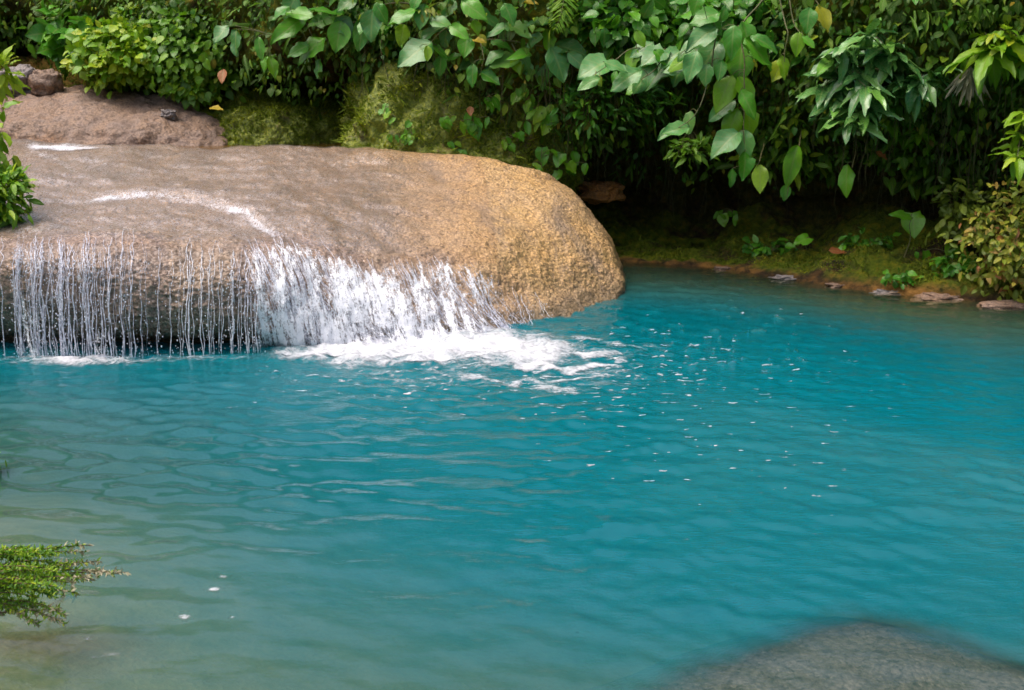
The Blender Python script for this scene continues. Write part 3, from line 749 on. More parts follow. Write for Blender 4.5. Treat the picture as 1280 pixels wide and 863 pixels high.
def strand(acc, p, r):
    n = len(p)
    jit = np.stack([noise(np.stack([np.arange(n) * .16 + s, np.full(n, s * 1.7), np.zeros(n)], -1)) for s in rng.random(3) * 99], -1)
    p = p + jit * np.array([.020, .010, .004])
    bead = .72 + .5 * np.abs(noise(np.stack([np.arange(n) * .62, np.full(n, rng.random() * 99), np.zeros(n)], -1)))
    bead *= 1 - .5 * (rng.random(n) < .1)
    brk = smooth(-.42, -.12, noise(np.stack([np.arange(n) * .21, np.full(n, rng.random() * 99), np.zeros(n)], -1)) + .5 * (1 - np.linspace(0, 1, n)))
    rad = r * bead * (.12 + .88 * brk) * np.linspace(.45, 1.0, n); rad[0] *= .3; rad[-1] *= .5
    tube(acc, p, rad, 5)

def drops(acc, pts, r):
    D = np.array([[0, 0, -1], [1, 0, 0], [0, 1, 0], [-1, 0, 0], [0, -1, 0], [0, 0, 1.]])
    F = np.array([[0, 2, 1, 1], [0, 3, 2, 2], [0, 4, 3, 3], [0, 1, 4, 4], [5, 1, 2, 2], [5, 2, 3, 3], [5, 3, 4, 4], [5, 4, 1, 1]])
    # eight-sided beads as closed boxes, stretched by their fall
    C = np.array([[-1, -1, -1], [1, -1, -1], [1, 1, -1], [-1, 1, -1], [-1, -1, 1], [1, -1, 1], [1, 1, 1], [-1, 1, 1.]]) * .62
    FC = np.array([[0, 3, 2, 1], [4, 5, 6, 7], [0, 1, 5, 4], [1, 2, 6, 5], [2, 3, 7, 6], [3, 0, 4, 7]])
    n = len(pts); V = pts[:, None] + C[None] * (np.asarray(r)[:, None, None] * np.array([1, 1, 1.7]))
    acc.add(V, (FC[None] + (np.arange(n) * 8)[:, None, None]).reshape(-1, 4))

def fall(name, label, spec, veil=None):
    root = thing(name, label, 'waterfall', PW(spec[0][0], 442))
    ac = Acc(); dr = Acc(); allp = []
    for (px, v0, v1, drift, free, r, cnt, wid) in spec:
        for _ in range(cnt):
            x = px + rng.normal() * wid
            p = strand_path(x, v0 + rng.normal() * .2, v1 + rng.normal() * .1, drift * (.7 + .6 * rng.random()), 26, .012 + .022 * rng.random(), free)
            strand(ac, p, r * (.35 + 1.2 * rng.random() ** 1.5)); allp.append(p[len(p) // 3:])
    ac.build('strands', M_FALL, root)
    A = np.concatenate(allp); k = rng.integers(0, len(A), int(len(A) * .6))
    q = A[k] + rng.normal(size=(len(k), 3)) * np.array([.022, .02, .02]); q = q[q[:, 2] > 0]
    drops(dr, q, .0022 + .0035 * rng.random(len(q)) ** 2)
    tag(dr.build('droplets', M_FALL, root), kind='stuff')
    if veil:
        u0, u1, v0, v1, dfun = veil
        uu_ = np.linspace(u0, u1, 260); vv_ = np.linspace(v0, v1, 160)
        G = bo.grid(uu_, vv_); N = gnormals(G); N = -N if (N[..., 2] - N[..., 1]).mean() < 0 else N
        px, py = to_px(G)
        fr = np.linspace(0, 1, 160)[:, None]
        G = G + N * (bdisp(G) + .03 + .03 * fr * (1 + .5 * fbm(G * 5, 2)) + .010 * fbm(G * np.array([18, 18, 5]), 3))[..., None]
        G[..., 2] = np.maximum(G[..., 2], -.02)
        if G[-1, :, 2].mean() > .1:                      # leaves the lip: falls free to the pool
            kk = np.linspace(0, 1, 91)[1:, None, None]; e = G[-1][None]
            fallen_ = np.repeat(e, 90, 0); fallen_[..., 1] -= .05 * kk[..., 0] ** .5 + .015 * fbm(fallen_ * np.array([16, 1, 1]) + kk * np.array([0, .8, 0]), 2)
            fallen_[..., 2] *= 1 - kk[..., 0]; G = np.concatenate([G, fallen_]); px, py = to_px(G); fr = np.linspace(0, 1, len(G))[:, None]
        su_ = np.repeat((px - 300)[..., None] / 190, 1, -1)[..., 0] - .22 * fr; sv_ = np.broadcast_to((py - 250) / 190, px.shape)
        sheet('veil', G, M_VEIL, root, attrs={'su': su_, 'sv': sv_, 'dens': dfun(px, py)}, keep=dfun(px, py) > .01)
    return root

def dens_main(px, py):
    top = np.interp(px, [280, 305, 345, 380, 430, 470, 500, 540, 600, 640], [330, 312, 298, 303, 318, 335, 312, 316, 335, 350])
    d = smooth(top - 10, top + 22, py) * smooth(285, 320, px - (py - 310) * .12) * smooth(665, 575, px)
    hole = np.exp(-(((px - 505) / 20) ** 2 + ((py - 325) / 26) ** 2))
    return np.clip(d * (.78 + .2 * smooth(330, 420, py) * smooth(600, 500, px)) - .55 * hole, 0, 1)
spec = []
for x in np.arange(306, 470, 7): spec.append((x, 4.95 + .0025 * (x - 306), 7.2, 62, False, .0048, 5, 6))
for x in np.arange(488, 596, 7): spec.append((x, 5.15 + .0035 * (x - 488), 7.3, 52, False, .0042, 4, 6))
for x in np.arange(600, 680, 10): spec.append((x, 5.9, 7.1, 14, False, .003, 2, 6))
fall('waterfall', 'broad white waterfall spilling down the front of the tan boulder into foam', spec, (3.9, 7.6, 4.2, 7.5, dens_main))

def dens_left(px, py):
    c = np.exp(-((px - 120) / 35) ** 2) * .5 + np.exp(-((px - 45) / 40) ** 2) * .55 + np.exp(-((px - 175) / 20) ** 2) * .3
    return np.clip(c * .9 * smooth(285, 330, py), 0, 1)
spec = []
for x, c, r in ((14, 4, .004), (24, 11, .0045), (45, 16, .005), (62, 4, .004), (79, 17, .005), (96, 2, .003), (111, 10, .0045), (131, 9, .0045), (150, 5, .004), (158, 4, .0035), (172, 3, .003)):
    spec.append((x, 5.05, 6.15, 0, True, r * .9, c, 6.0))
fall('waterfall', 'separate white water strings dropping from the lip nearest the leafy edge', spec, (1.5, 3.7, 4.5, 6.2, dens_left))
spec = []
for x, c, r in ((200, 2, .003), (213, 2, .003), (228, 3, .0035), (240, 4, .004), (252, 3, .003), (263, 4, .0035), (276, 3, .003), (290, 6, .0045), (298, 3, .0035), (310, 5, .004), (318, 5, .004)):
    spec.append((x, 5.2, 6.3, 0, True, r, c, 2.2))
fall('waterfall', 'few thin drips of water between the two larger falls', spec)

# ------------------------------------------------------------------ undergrowth on the hillside
def scatter_grid(G, weight, n):
    c = (G[:-1, :-1] + G[1:, 1:]) / 2
    ar = np.linalg.norm(np.cross(G[1:, :-1] - G[:-1, :-1], G[:-1, 1:] - G[:-1, :-1]), axis=-1)
    w_ = (ar * weight[:-1, :-1]).ravel(); w_ /= w_.sum()
    k = rng.choice(w_.size, n, p=w_); iv, iu = np.unravel_index(k, ar.shape)
    a, b = rng.random((2, n, 1))
    p = G[iv, iu] * (1 - a) * (1 - b) + G[iv, iu + 1] * a * (1 - b) + G[iv + 1, iu] * (1 - a) * b + G[iv + 1, iu + 1] * a * b
    return p, iv, iu

hpx, hpy = to_px(HG)
inview = (hpx > -120) & (hpx < 1400) & (hpy < 420) & (hpy > -160)
wgt = smooth(5.2, 7.0, vv) * np.where(inview, 1.0, .12) * smooth(10, 9, vv)
wgt = wgt * (.5 + np.clip(fbm(HG * 1.3 + 31, 3) + .5, 0, 1.2))
acc = Acc()
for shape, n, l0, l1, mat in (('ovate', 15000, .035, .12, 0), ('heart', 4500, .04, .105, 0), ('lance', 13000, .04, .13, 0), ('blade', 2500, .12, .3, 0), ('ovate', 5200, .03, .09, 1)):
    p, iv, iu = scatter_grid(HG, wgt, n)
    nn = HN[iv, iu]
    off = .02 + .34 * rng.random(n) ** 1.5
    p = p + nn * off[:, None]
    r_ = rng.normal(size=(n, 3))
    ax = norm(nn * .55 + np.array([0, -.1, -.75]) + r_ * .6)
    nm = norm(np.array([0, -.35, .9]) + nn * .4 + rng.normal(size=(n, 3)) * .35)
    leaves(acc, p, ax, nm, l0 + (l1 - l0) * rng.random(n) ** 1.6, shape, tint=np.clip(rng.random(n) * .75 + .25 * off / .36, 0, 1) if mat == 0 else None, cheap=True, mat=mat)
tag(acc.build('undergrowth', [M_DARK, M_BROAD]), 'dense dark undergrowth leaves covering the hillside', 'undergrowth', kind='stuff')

# moss and small fronds on bank and mossy rocks
acc = Acc()
def moss(G, N, wgt, n, l0, l1, shape='blade', mat=0):
    p, iv, iu = scatter_grid(G, wgt, n); nn = N[iv, iu]
    ax = norm(nn * .8 + np.array([0, -.2, .15]) + rng.normal(size=(n, 3)) * .55)
    cl = np.clip(fbm(p * 3.1 + 5, 3) * .5 + .5, 0, 1)
    leaves(acc, p - nn * .005, ax, norm(nn + np.array([0, 0, .6]) + rng.normal(size=(n, 3)) * .4), l0 + (l1 - l0) * rng.random(n), shape, tint=np.clip(cl * .8 + .3 * (rng.random(n) - .4), 0, 1), cheap=True, mat=mat)
wb = smooth(1.45, 1.9, vv) * smooth(3.4, 2.6, vv) * smooth(7.2, 8.5, uu) * (.15 + np.clip(fbm(HG * 2.2, 3) + .35, 0, 1))
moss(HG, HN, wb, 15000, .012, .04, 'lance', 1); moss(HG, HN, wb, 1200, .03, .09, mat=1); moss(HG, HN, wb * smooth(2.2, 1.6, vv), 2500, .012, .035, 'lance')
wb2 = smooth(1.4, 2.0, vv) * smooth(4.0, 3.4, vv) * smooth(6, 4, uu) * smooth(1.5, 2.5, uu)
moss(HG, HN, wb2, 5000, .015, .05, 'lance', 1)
o1 = np.clip(fbm(G1 * 2.5, 3) + .3, 0, 1) + .1; o2 = np.clip(fbm(G2 * 2.5, 3) + .45, 0, 1) + .15
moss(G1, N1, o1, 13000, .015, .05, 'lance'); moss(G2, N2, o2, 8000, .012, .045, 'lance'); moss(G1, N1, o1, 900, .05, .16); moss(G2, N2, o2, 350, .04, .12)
tag(acc.build('moss', [M_MOSSLEAF, M_MOSSDARK]), 'yellow green moss over the bank and the rocks behind the boulder', 'moss', kind='stuff')

# hanging roots and dead stems under the overhang
acc = Acc()
for _ in range(520):
    px = rng.uniform(680, 1300) if rng.random() < .8 else rng.uniform(430, 700)
    py = rng.uniform(95, 190) if px > 700 else rng.uniform(70, 130)
    u_ = np.interp(px, to_px(hill.at(np.linspace(0, hill.nc - 1, 200), np.full(200, 6.)))[0], np.linspace(0, hill.nc - 1, 200))
    p0 = hill.at([u_], [6.0 + rng.uniform(-.6, .9)])[0] + np.array([0, -.15 - .15 * rng.random(), 0])
    L = rng.uniform(.15, .75); n = 9; t = np.linspace(0, 1, n)
    q = p0 + np.stack([.05 * noise(np.stack([t * 2 + _, t * 0, t * 0], -1)) + rng.normal() * .04 * t, .04 * noise(np.stack([t * 2, t * 0 + _, t * 0], -1)), -L * t], -1)
    tube(acc, q, rng.uniform(.0015, .0055) * (1 - .6 * t), 4)
tag(acc.build('hanging_roots', M_ROOT), 'thin brown roots hanging from the overhang above the dark recess', 'roots', kind='stuff')

# ------------------------------------------------------------------ plants one by one
CAMP = np.array([0, 0, CAM_H])
def image_axis(ang, fwd=.35):
    a = np.radians(ang)
    return norm(np.stack([np.cos(a), -np.full_like(a, fwd), -np.sin(a)], -1))

def broadleaf(name, label, cat, stems, lv, d, mat=(M_BROAD, M_GREY), shape='heart', stem_r=.008, group=None, jitter=.25, droop=.22):
    """a plant whose leaves are placed one by one: lv = (px, py, length px, tip angle, tint, grey?)"""
    root_p = P(*stems[0][0]); root = thing(name, label, cat, root_p, group)
    st = Acc(); lf = Acc(); lines = []
    for s in stems:
        pts = np.array([P(*q) for q in s]); 
        c = crm(len(pts), np.linspace(0, len(pts) - 1, 8 * len(pts))) @ pts
        c = c + .01 * np.stack([noise(c * 5), noise(c * 5 + 9), noise(c * 5 + 20)], -1)
        tube(st, c, stem_r * np.linspace(1, .4, len(c)), 6); lines.append(c)
    allc = np.concatenate(lines)
    for e in lv:
        px, py, L, ang, tn = e[:5]; g = e[5] if len(e) > 5 else 0; dd = d + rng.normal() * jitter * .5
        if len(e) > 6: dd = e[6]
        ax = image_axis(np.array([ang + 0.0]), .25 + .3 * rng.random())[0]; Lm = L * mpp(dd) * 1.12
        c = P(px, py, dd); b = c - ax * Lm * .5
        nm = norm(np.array([rng.normal() * .25, -.62 + rng.normal() * .15, .75]))
        leaves(lf, b, ax, nm, Lm * (.85 + .25 * rng.random()), rng.choice([shape, 'ovate', 'oblong']), tint=np.array([tn]), droop=droop * (.6 + rng.random()), wave=.055, mat=1 if g else 0)
        j = np.argmin(np.linalg.norm(allc - b, axis=1))
        tube(st, bez(allc[j], b, .02, 6), .0028, 5)
    st.build('stem', M_STEM, root); lf.build('foliage', list(mat), root)
    return root

broadleaf('broadleaf_shrub', 'shrub with large green heart leaves above the dark hollow', 'shrub',
    [[(400, 70, 12.6), (408, 30, 12.1), (420, 5, 11.9), (430, -40, 11.9)], [(405, 40, 12.2), (375, 30, 11.9), (340, 45, 11.8)], [(412, 30, 12.1), (450, 28, 11.8), (480, 30, 11.8)]],
    [(276, 42, 24, 130, .3, 1), (293, 54, 30, 98, .15, 1), (325, 62, 28, 80, .6), (341, 83, 22, 70, .8), (330, 80, 18, 110, .7), (375, 17, 36, 5, .72), (362, 33, 42, 150, .68), (388, 58, 38, 150, .7), (372, 62, 26, 160, .5), (402, 24, 38, 170, .66), (423, 46, 34, 100, .7), (432, 34, 30, 40, .3, 1), (412, 12, 34, 200, .4), (363, 8, 26, 120, .5, 1), (444, 22, 30, 110, .6), (452, 40, 34, 100, .3), (432, 5, 30, 150, .3), (398, 85, 20, 100, .3), (350, 15, 24, 150, .4)], 11.8, shape='ovate')

broadleaf('broadleaf_shrub', 'spreading shrub of grey green oval leaves over the tall mossy rock', 'shrub',
    [[(575, 110, 12), (570, 70, 11.5), (560, 40, 11.3), (540, 10, 11.3)], [(570, 70, 11.5), (540, 55, 11.1), (515, 65, 11)], [(568, 60, 11.4), (610, 50, 11.1), (660, 55, 11), (710, 65, 11)], [(600, 50, 11.1), (605, 75, 10.9)], [(540, 10, 11.3), (500, 3, 11.4), (472, 10, 11.4), (480, 30, 11.3)], [(640, 55, 11), (650, 75, 10.9)]],
    [(464, 32, 34, 95, .3, 1), (477, 17, 26, 60, .5), (505, 17, 34, 160, .6), (527, 21, 30, 98, .5), (503, 45, 26, 95, .88), (552, 27, 32, 10, .7, 1), (539, 38, 34, 165, .5, 1), (556, 45, 28, 110, .5, 1), (520, 64, 42, 152, .4, 1), (546, 60, 24, 15, .6), (535, 66, 16, 85, .9), (563, 71, 26, 170, .6), (589, 76, 30, 165, .6, 1), (604, 83, 26, 85, .6, 1), (616, 70, 28, 150, .7, 1), (575, 40, 28, 30, .75), (596, 36, 20, 70, .85), (610, 21, 34, 20, .3, 1), (592, 10, 34, 30, .74), (625, 36, 30, 160, .5, 1), (630, 41, 26, 100, .7, 1), (650, 36, 32, 25, .9, 1), (632, 76, 36, 168, .9, 1), (658, 77, 36, 50, .8, 1), (630, 55, 30, 10, .3), (678, 27, 30, 180, .4, 1), (668, 50, 26, 150, .6, 1), (686, 52, 30, 80, .82), (713, 59, 44, 5, .35, 1), (698, 79, 38, 65, .5, 1), (721, 76, 26, 40, .3, 1), (680, 93, 32, 105, .45), (650, 66, 28, 190, .6), (590, 95, 26, 95, .4), (614, 98, 26, 30, .4), (582, 58, 24, 100, .62), (550, 82, 22, 100, .3), (518, 5, 24, 120, .5), (603, 50, 14, 60, .95), (645, 82, 18, 60, .88), (560, 12, 28, 120, .4), (637, 17, 26, 60, .4)], 11.0, shape='ovate')

broadleaf('broadleaf_branch', 'leaning branch of grey green leaves over the gap beside the boulder', 'branch',
    [[(850, 55, 11), (830, 62, 10.6), (790, 62, 10.4), (765, 78, 10.3), (740, 95, 10.3)], [(840, 62, 10.6), (820, 85, 10.2), (800, 100, 10.2)]],
    [(742, 84, 36, 160, .5, 1), (770, 82, 28, 15, .45, 1), (735, 104, 30, 155, .7, 1), (749, 101, 16, 60, .92), (800, 60, 34, 160, .4, 1), (790, 74, 24, 110, .8), (813, 72, 38, 152, .3, 1), (783, 97, 38, 155, .6, 1), (806, 93, 40, 130, .4, 1), (822, 90, 36, 140, .5, 1), (838, 85, 26, 60, .84), (795, 109, 26, 165, .75), (826, 70, 20, 40, .6), (800, 48, 20, 60, .82), (846, 93, 30, 120, .3, 1), (838, 72, 28, 150, .4, 1), (768, 98, 20, 100, .6)], 10.3)

broadleaf('broadleaf_vine', 'long vine with large drooping green leaves hanging in front of the dark recess', 'vine',
    [[(985, -40, 10.4), (940, 15, 10.2), (920, 35, 10.1), (890, 40, 10), (850, 68, 10)], [(925, 35, 10.1), (930, 75, 9.95), (931, 110, 9.9), (930, 150, 9.9), (931, 190, 9.9)], [(895, 40, 10), (888, 90, 9.95), (872, 140, 9.9), (845, 160, 9.9)]],
    [(880, 22, 36, 165, .55), (878, 45, 38, 150, .3, 1), (862, 60, 30, 160, .4), (905, 62, 34, 130, .62), (925, 78, 40, 98, .7), (950, 64, 42, 40, .6), (958, 52, 36, 20, .4), (865, 83, 36, 110, .6, 1), (886, 70, 40, 130, .4, 1), (850, 76, 30, 160, .85), (905, 115, 40, 118, .85), (934, 112, 34, 55, .8), (903, 136, 36, 150, .5, 1), (935, 128, 32, 60, .68), (914, 158, 40, 112, .82), (940, 154, 34, 70, .86), (908, 176, 36, 150, .5, 1), (930, 182, 36, 95, .7, 1), (932, 206, 30, 90, .55), (846, 161, 30, 175, .5, 1), (861, 153, 26, 100, .9, 1), (833, 165, 20, 160, .4, 1), (900, 90, 26, 100, .3), (915, 50, 34, 100, .5), (935, 45, 34, 70, .6), (882, 95, 26, 100, .45, 1), (848, 82, 36, 175, .5, 1), (893, 28, 26, 60, .5), (870, 5, 24, 110, .6), (945, 80, 12, 60, .95)], 9.95, shape='ovate', droop=.3)

broadleaf('broadleaf_vine', 'thin bare vine carrying a few yellowing leaves', 'vine',
    [[(972, -30, 10.2), (978, 15, 10.1), (985, 40, 10), (981, 62, 10), (980, 78, 10)], [(984, -30, 10.2), (990, 20, 10.1), (1000, 42, 10)], [(1005, -20, 10.2), (1025, 8, 10.1)]],
    [(997, 56, 28, 98, .84), (1012, 53, 20, 45, .7), (1031, 23, 32, 62, .955), (972, 89, 28, 118, .93), (980, 84, 24, 75, .9), (1010, 25, 28, 100, .4)], 10.0, shape='ovate')
broadleaf('hanging_leaf_sprig', 'sprig with one long green leaf dangling beside a second farther out', 'plant',
    [[(1000, 160, 10.9), (1000, 178, 10.6), (994, 205, 10.55), (986, 232, 10.52), (982, 250, 10.5)]],
    [(990, 205, 42, 108, .78), (982, 240, 16, 95, .5)], 10.5, shape='ovate')
broadleaf('hanging_leaf_sprig', 'sprig with a single pointed leaf dangling low over the recess', 'plant',
    [[(1070, 180, 10.8), (1068, 200, 10.5), (1066, 210, 10.4)]], [(1057, 226, 36, 98, .76)], 10.4, shape='ovate')
broadleaf('hanging_leaf_sprig', 'sprig of olive leaves dangling below the large leaved vine', 'plant',
    [[(955, 180, 10.8), (950, 200, 10.5), (947, 208, 10.5)]], [(950, 222, 30, 95, .9), (931, 203, 24, 90, .6), (915, 222, 20, 95, .5)], 10.5, shape='ovate')
broadleaf('seedling', 'seedling with two bright leaves on a thin stalk on the mossy bank', 'seedling',
    [[(1130, 322, 10.1), (1138, 300, 10.05), (1136, 282, 10)]], [(1126, 268, 32, 200, .76), (1142, 284, 32, 88, .8)], 10.0)
broadleaf('seedling', 'tiny two leaved seedling low on the moss of the far bank', 'seedling',
    [[(1008, 312, 10.8), (1005, 302, 10.75)]], [(1003, 300, 20, 170, .74)], 10.7)

# low leafy sprouts on the tall mossy rock and along the back of the boulder
sprouts = [(502, 178, 13, 'sprout with small round leaves at the foot of the mossy rock'), (515, 171, 10, 'sprout beside the larger round leaved one on the mossy rock'), (480, 142, 9, 'pale sprout on the sunlit end of the mossy rock'), (592, 158, 16, 'sprout with two broad leaves below the grey green shrub'), (606, 130, 14, 'bright sprout high on the mossy rock face'), (645, 125, 13, 'light green rosette sprout hanging from the mossy rock'), (640, 175, 11, 'sprout low on the mossy rock near the boulder rim'), (665, 145, 17, 'dark leaved sprout on the shaded side of the mossy rock'), (690, 155, 14, 'leafy sprout where mossy rock meets the dark recess'), (676, 204, 16, 'sprout peeping over the back rim of the boulder'), (708, 214, 16, 'large leaved sprout behind the shoulder of the boulder'), (570, 188, 10, 'tiny sprout on the rim where moss meets boulder'), (560, 152, 10, 'tiny sprout halfway up the mossy rock'), (915, 268, 12, 'pair of pale leaves deep in the dark recess'), (1180, 320, 15, 'small leafy sprout on the mossy bank left of the yellow bush'), (1150, 335, 12, 'creeping sprout low on the mossy bank')]
for px, py, L, lab in sprouts:
    d = 11.25 if px < 720 else (12.0 if px > 850 and px < 1000 else 10.0)
    if px < 520: d = 11.15
    if 690 < px < 720: d = 11.35
    n = 6 if L < 20 else 4
    lv = [(px + rng.normal() * L * .75, py + rng.normal() * L * .55, L * (.7 + .5 * rng.random()), rng.uniform(20, 160), rng.uniform(.62, .88)) for _ in range(n)]
    broadleaf('sprout', lab, 'sprout', [[(px, py + L * .9, d + .12), (px + 1, py + 2, d + .02), (px, py - L * .4, d)]], lv, d - .02, jitter=.08, stem_r=.003)

def rosettes(name, label, cat, stems, cents, d, mat, shape='lance', n=9, L=36, stem_r=.008, spread=1.0, tint=(.1, .9), group=None):
    root = thing(name, label, cat, P(*stems[0][0]), group); st = Acc(); lf = Acc(); lines = []
    for s in stems:
        pts = np.array([P(*q) for q in s]); c = crm(len(pts), np.linspace(0, len(pts) - 1, 8 * len(pts))) @ pts
        tube(st, c, stem_r * np.linspace(1, .5, len(c)), 6); lines.append(c)
    allc = np.concatenate(lines)
    for (px, py) in cents:
        dd = d + rng.normal() * .14; c = P(px, py, dd); Lm = L * mpp(dd)
        j = np.argmin(np.linalg.norm(allc - c, axis=1)); tube(st, bez(allc[j], c, .03, 7), .004, 5)
        az = np.linspace(0, 2 * np.pi, n, endpoint=False) + rng.random() * 6
        el = rng.normal(-.25, .38, n)
        ax = np.stack([np.cos(az), np.sin(az), np.tan(el)], -1); ax[:, 1] -= .15
        nm = np.array([0, -.25, 1.]) + .3 * ax + rng.normal(size=(n, 3)) * .15
        leaves(lf, c + norm(ax) * .015, ax, nm, Lm * (.7 + .5 * rng.random(n)), shape, tint=rng.uniform(*tint, n), droop=.3, fold=.3)
    st.build('stem', M_STEM, root); lf.build('foliage', mat, root)
    return root

rosettes('narrowleaf_shrub', 'shrub with whorls of narrow glossy grey green leaves', 'shrub',
    [[(1075, 110, 10.9), (1085, 90, 10.3), (1090, 60, 10), (1085, 40, 9.9)], [(1085, 90, 10.3), (1060, 100, 9.9), (1045, 90, 9.8)], [(1085, 85, 10.3), (1120, 90, 9.9), (1155, 95, 9.8)], [(1080, 100, 10.4), (1070, 125, 10), (1060, 140, 9.9)]],
    [(1085, 45), (1062, 78), (1090, 70), (1112, 92), (1052, 100), (1082, 108), (1132, 84), (1152, 100), (1040, 74), (1046, 128), (1086, 118), (1165, 92), (1105, 58), (1070, 60), (1120, 70), (1062, 118), (1100, 108), (1140, 105), (1030, 108), (1075, 92), (1055, 60), (1078, 138), (1062, 152), (1095, 40)], 9.8, M_NARROW, L=40)
rosettes('narrowleaf_shrub', 'smaller dim shrub of narrow leaves below the glossy grey green one', 'shrub',
    [[(1130, 190, 11), (1120, 160, 10.6), (1110, 145, 10.5)], [(1125, 180, 10.8), (1150, 150, 10.5)]],
    [(1110, 150), (1135, 152), (1148, 165), (1128, 170), (1155, 148), (1120, 138)], 10.5, M_BRIGHT, L=26, tint=(0, .5))
rosettes('broad_tip_shrub', 'shrub top of bluish oval leaves behind the narrow leaved one', 'shrub',
    [[(1160, 90, 11), (1155, 50, 10.5), (1150, 25, 10.3)], [(1157, 60, 10.6), (1175, 35, 10.3)]],
    [(1150, 18), (1140, 12), (1165, 12), (1176, 25), (1142, 32), (1160, 38), (1172, 44), (1130, 25)], 10.2, M_GREY, shape='oblong', n=7, L=28)
rosettes('palm_seedling', 'young plant with long bright tapering leaves fanned downwards', 'plant',
    [[(1250, 110, 10.2), (1245, 80, 9.8), (1240, 58, 9.6)]], [(1238, 62), (1240, 60)], 9.6, M_BRIGHT, n=9, L=52, tint=(.3, .7))
rosettes('leafy_branch', 'branch of bright layered leaves reaching in at the edge above the palm leaves', 'branch',
    [[(1330, 30, 9.8), (1290, 38, 9.5), (1250, 44, 9.4), (1225, 48, 9.4)]], [(1232, 46), (1246, 42), (1256, 38), (1265, 30), (1272, 46), (1280, 60), (1276, 20), (1290, 40), (1262, 52), (1285, 75)], 9.4, M_BRIGHT, shape='oblong', n=6, L=24, tint=(.3, 1))
rosettes('leafy_branch', 'sprig of pale pointed leaves reaching in above the yellow bush', 'branch',
    [[(1330, 190, 9.4), (1295, 180, 9.2), (1275, 175, 9.1)]], [(1274, 168), (1276, 186), (1284, 150), (1290, 190), (1280, 140), (1272, 196)], 9.1, M_BRIGHT, shape='lance', n=6, L=30, tint=(.4, .9))

def bushy(name, label, cat, px, py, rx, ry, d, n, L, mat, shape='ovate', ntw=40, depth=.6, tint=(0, 1), stem=M_STEM, root=None, up=.5, group=None, upper=True, cheap=False):
    """rounded bush: twigs from a root point with leaves along and around them"""
    k = mpp(d); c = P(px, py, d); R = np.array([rx * k, depth, ry * k])
    rp = P(*root) if root else P(px, py + ry * .9, d + depth * .5)
    t = thing(name, label, cat, rp, group); st = Acc(); lf = Acc()
    ends = []
    for i in range(ntw):
        v = rng.normal(size=3); v = v / np.linalg.norm(v) * rng.random() ** .25
        if upper and v[1] > .5: v[1] *= -1
        e = c + v * R * (1 + .18 * noise((v * 2.3)[None])[0]); ends.append(e)
        path = bez(rp, e, .06 * ry * k, 8, rng.normal(size=3) * .03)
        tube(st, path, np.linspace(.006, .0018, 8), 4)
    ends = np.array(ends); per = n // ntw; idx = np.repeat(np.arange(ntw), per); m = len(idx)
    s = rng.random(m) ** .7
    b = ends[idx] * (1 - .28 * (1 - s))[:, None] + rp * (.28 * (1 - s))[:, None]
    cl = min(rx, ry) * k * .30
    b = b + rng.normal(size=(m, 3)) * cl * np.array([1, .8, .55])
    out = norm(b - c)
    ax = norm(out * .7 + np.array([0, -.35, -.25]) + rng.normal(size=(m, 3)) * .55)
    nm = norm(np.array([0, -.3, up]) + out * .35 + rng.normal(size=(m, 3)) * .3)
    tn = np.clip(rng.uniform(tint[0], tint[1], m), 0, 1)
    leaves(lf, b, ax, nm, L * k * (.6 + .7 * rng.random(m)), shape, tint=tn, cheap=cheap)
    st.build('stem', stem, t); lf.build('foliage', mat, t)
    return t

bushy('small_leaf_bush', 'dense bright green bush overhanging the pinkish ledge', 'bush', 165, 66, 62, 36, 13.2, 2100, 11.5, M_BRIGHT, ntw=70, depth=.7, tint=(.35, 1.0), root=(170, 100, 13.6))
bushy('small_leaf_bush', 'darker green bush against the one of bright leaves, over the low mossy rock', 'bush', 250, 58, 60, 48, 13.0, 1900, 11.5, M_BRIGHT, ntw=70, depth=.6, tint=(0, .6), root=(260, 100, 13.4))
bushy('small_leaf_bush', 'upper bush of pale young shoots behind the bright overhanging one', 'bush', 210, 18, 60, 24, 13.5, 700, 13, M_BRIGHT, ntw=50, depth=.5, root=(210, 60, 13.9), tint=(.2, .9))
bushy('small_leaf_bush', 'small bush low between bright bush and mossy rock', 'bush', 240, 108, 34, 14, 12.75, 260, 11, M_BRIGHT, ntw=26, depth=.25, tint=(.1, .7), root=(240, 125, 12.9))
bushy('round_leaf_shrub', 'loose shrub with round leaves in the shade near the top of the stream', 'shrub', 90, 38, 32, 34, 13.8, 150, 20, M_BROAD, shape='heart', ntw=24, depth=.5, tint=(.2, .8), root=(95, 75, 14.2))
bushy('round_leaf_shrub', 'shade shrub of small dull leaves above the tall mossy rock', 'shrub', 500, 20, 70, 40, 12.0, 380, 18, M_BROAD, shape='ovate', ntw=40, depth=.4, tint=(.0, .55), root=(500, 70, 12.5))
bushy('flowering_sprig', 'sprig of pale cream leaflets just above the grey green oval leaves', 'plant', 535, 6, 22, 14, 11.2, 90, 11, M_OLIVE, shape='lance', ntw=14, depth=.15, root=(540, 20, 11.4), tint=(.3, .7))
bushy('round_leaf_shrub', 'shrub of mid green leaves filling the space above the leaning branch', 'shrub', 780, 28, 75, 40, 11.2, 420, 20, M_BROAD, shape='ovate', ntw=44, depth=.45, tint=(.1, .8), root=(790, 70, 11.8))
bushy('round_leaf_shrub', 'thin shrub of small leaves hanging behind the leaning branch', 'shrub', 750, 130, 80, 40, 11.3, 420, 13, M_BROAD, shape='lance', ntw=50, depth=.3, tint=(.0, .85), root=(760, 70, 11.7))
bushy('round_leaf_shrub', 'shade shrub behind the large leaved vine', 'shrub', 900, 20, 60, 40, 10.9, 260, 20, M_BROAD, shape='ovate', ntw=34, depth=.4, tint=(.1, .7), root=(910, 70, 11.4))
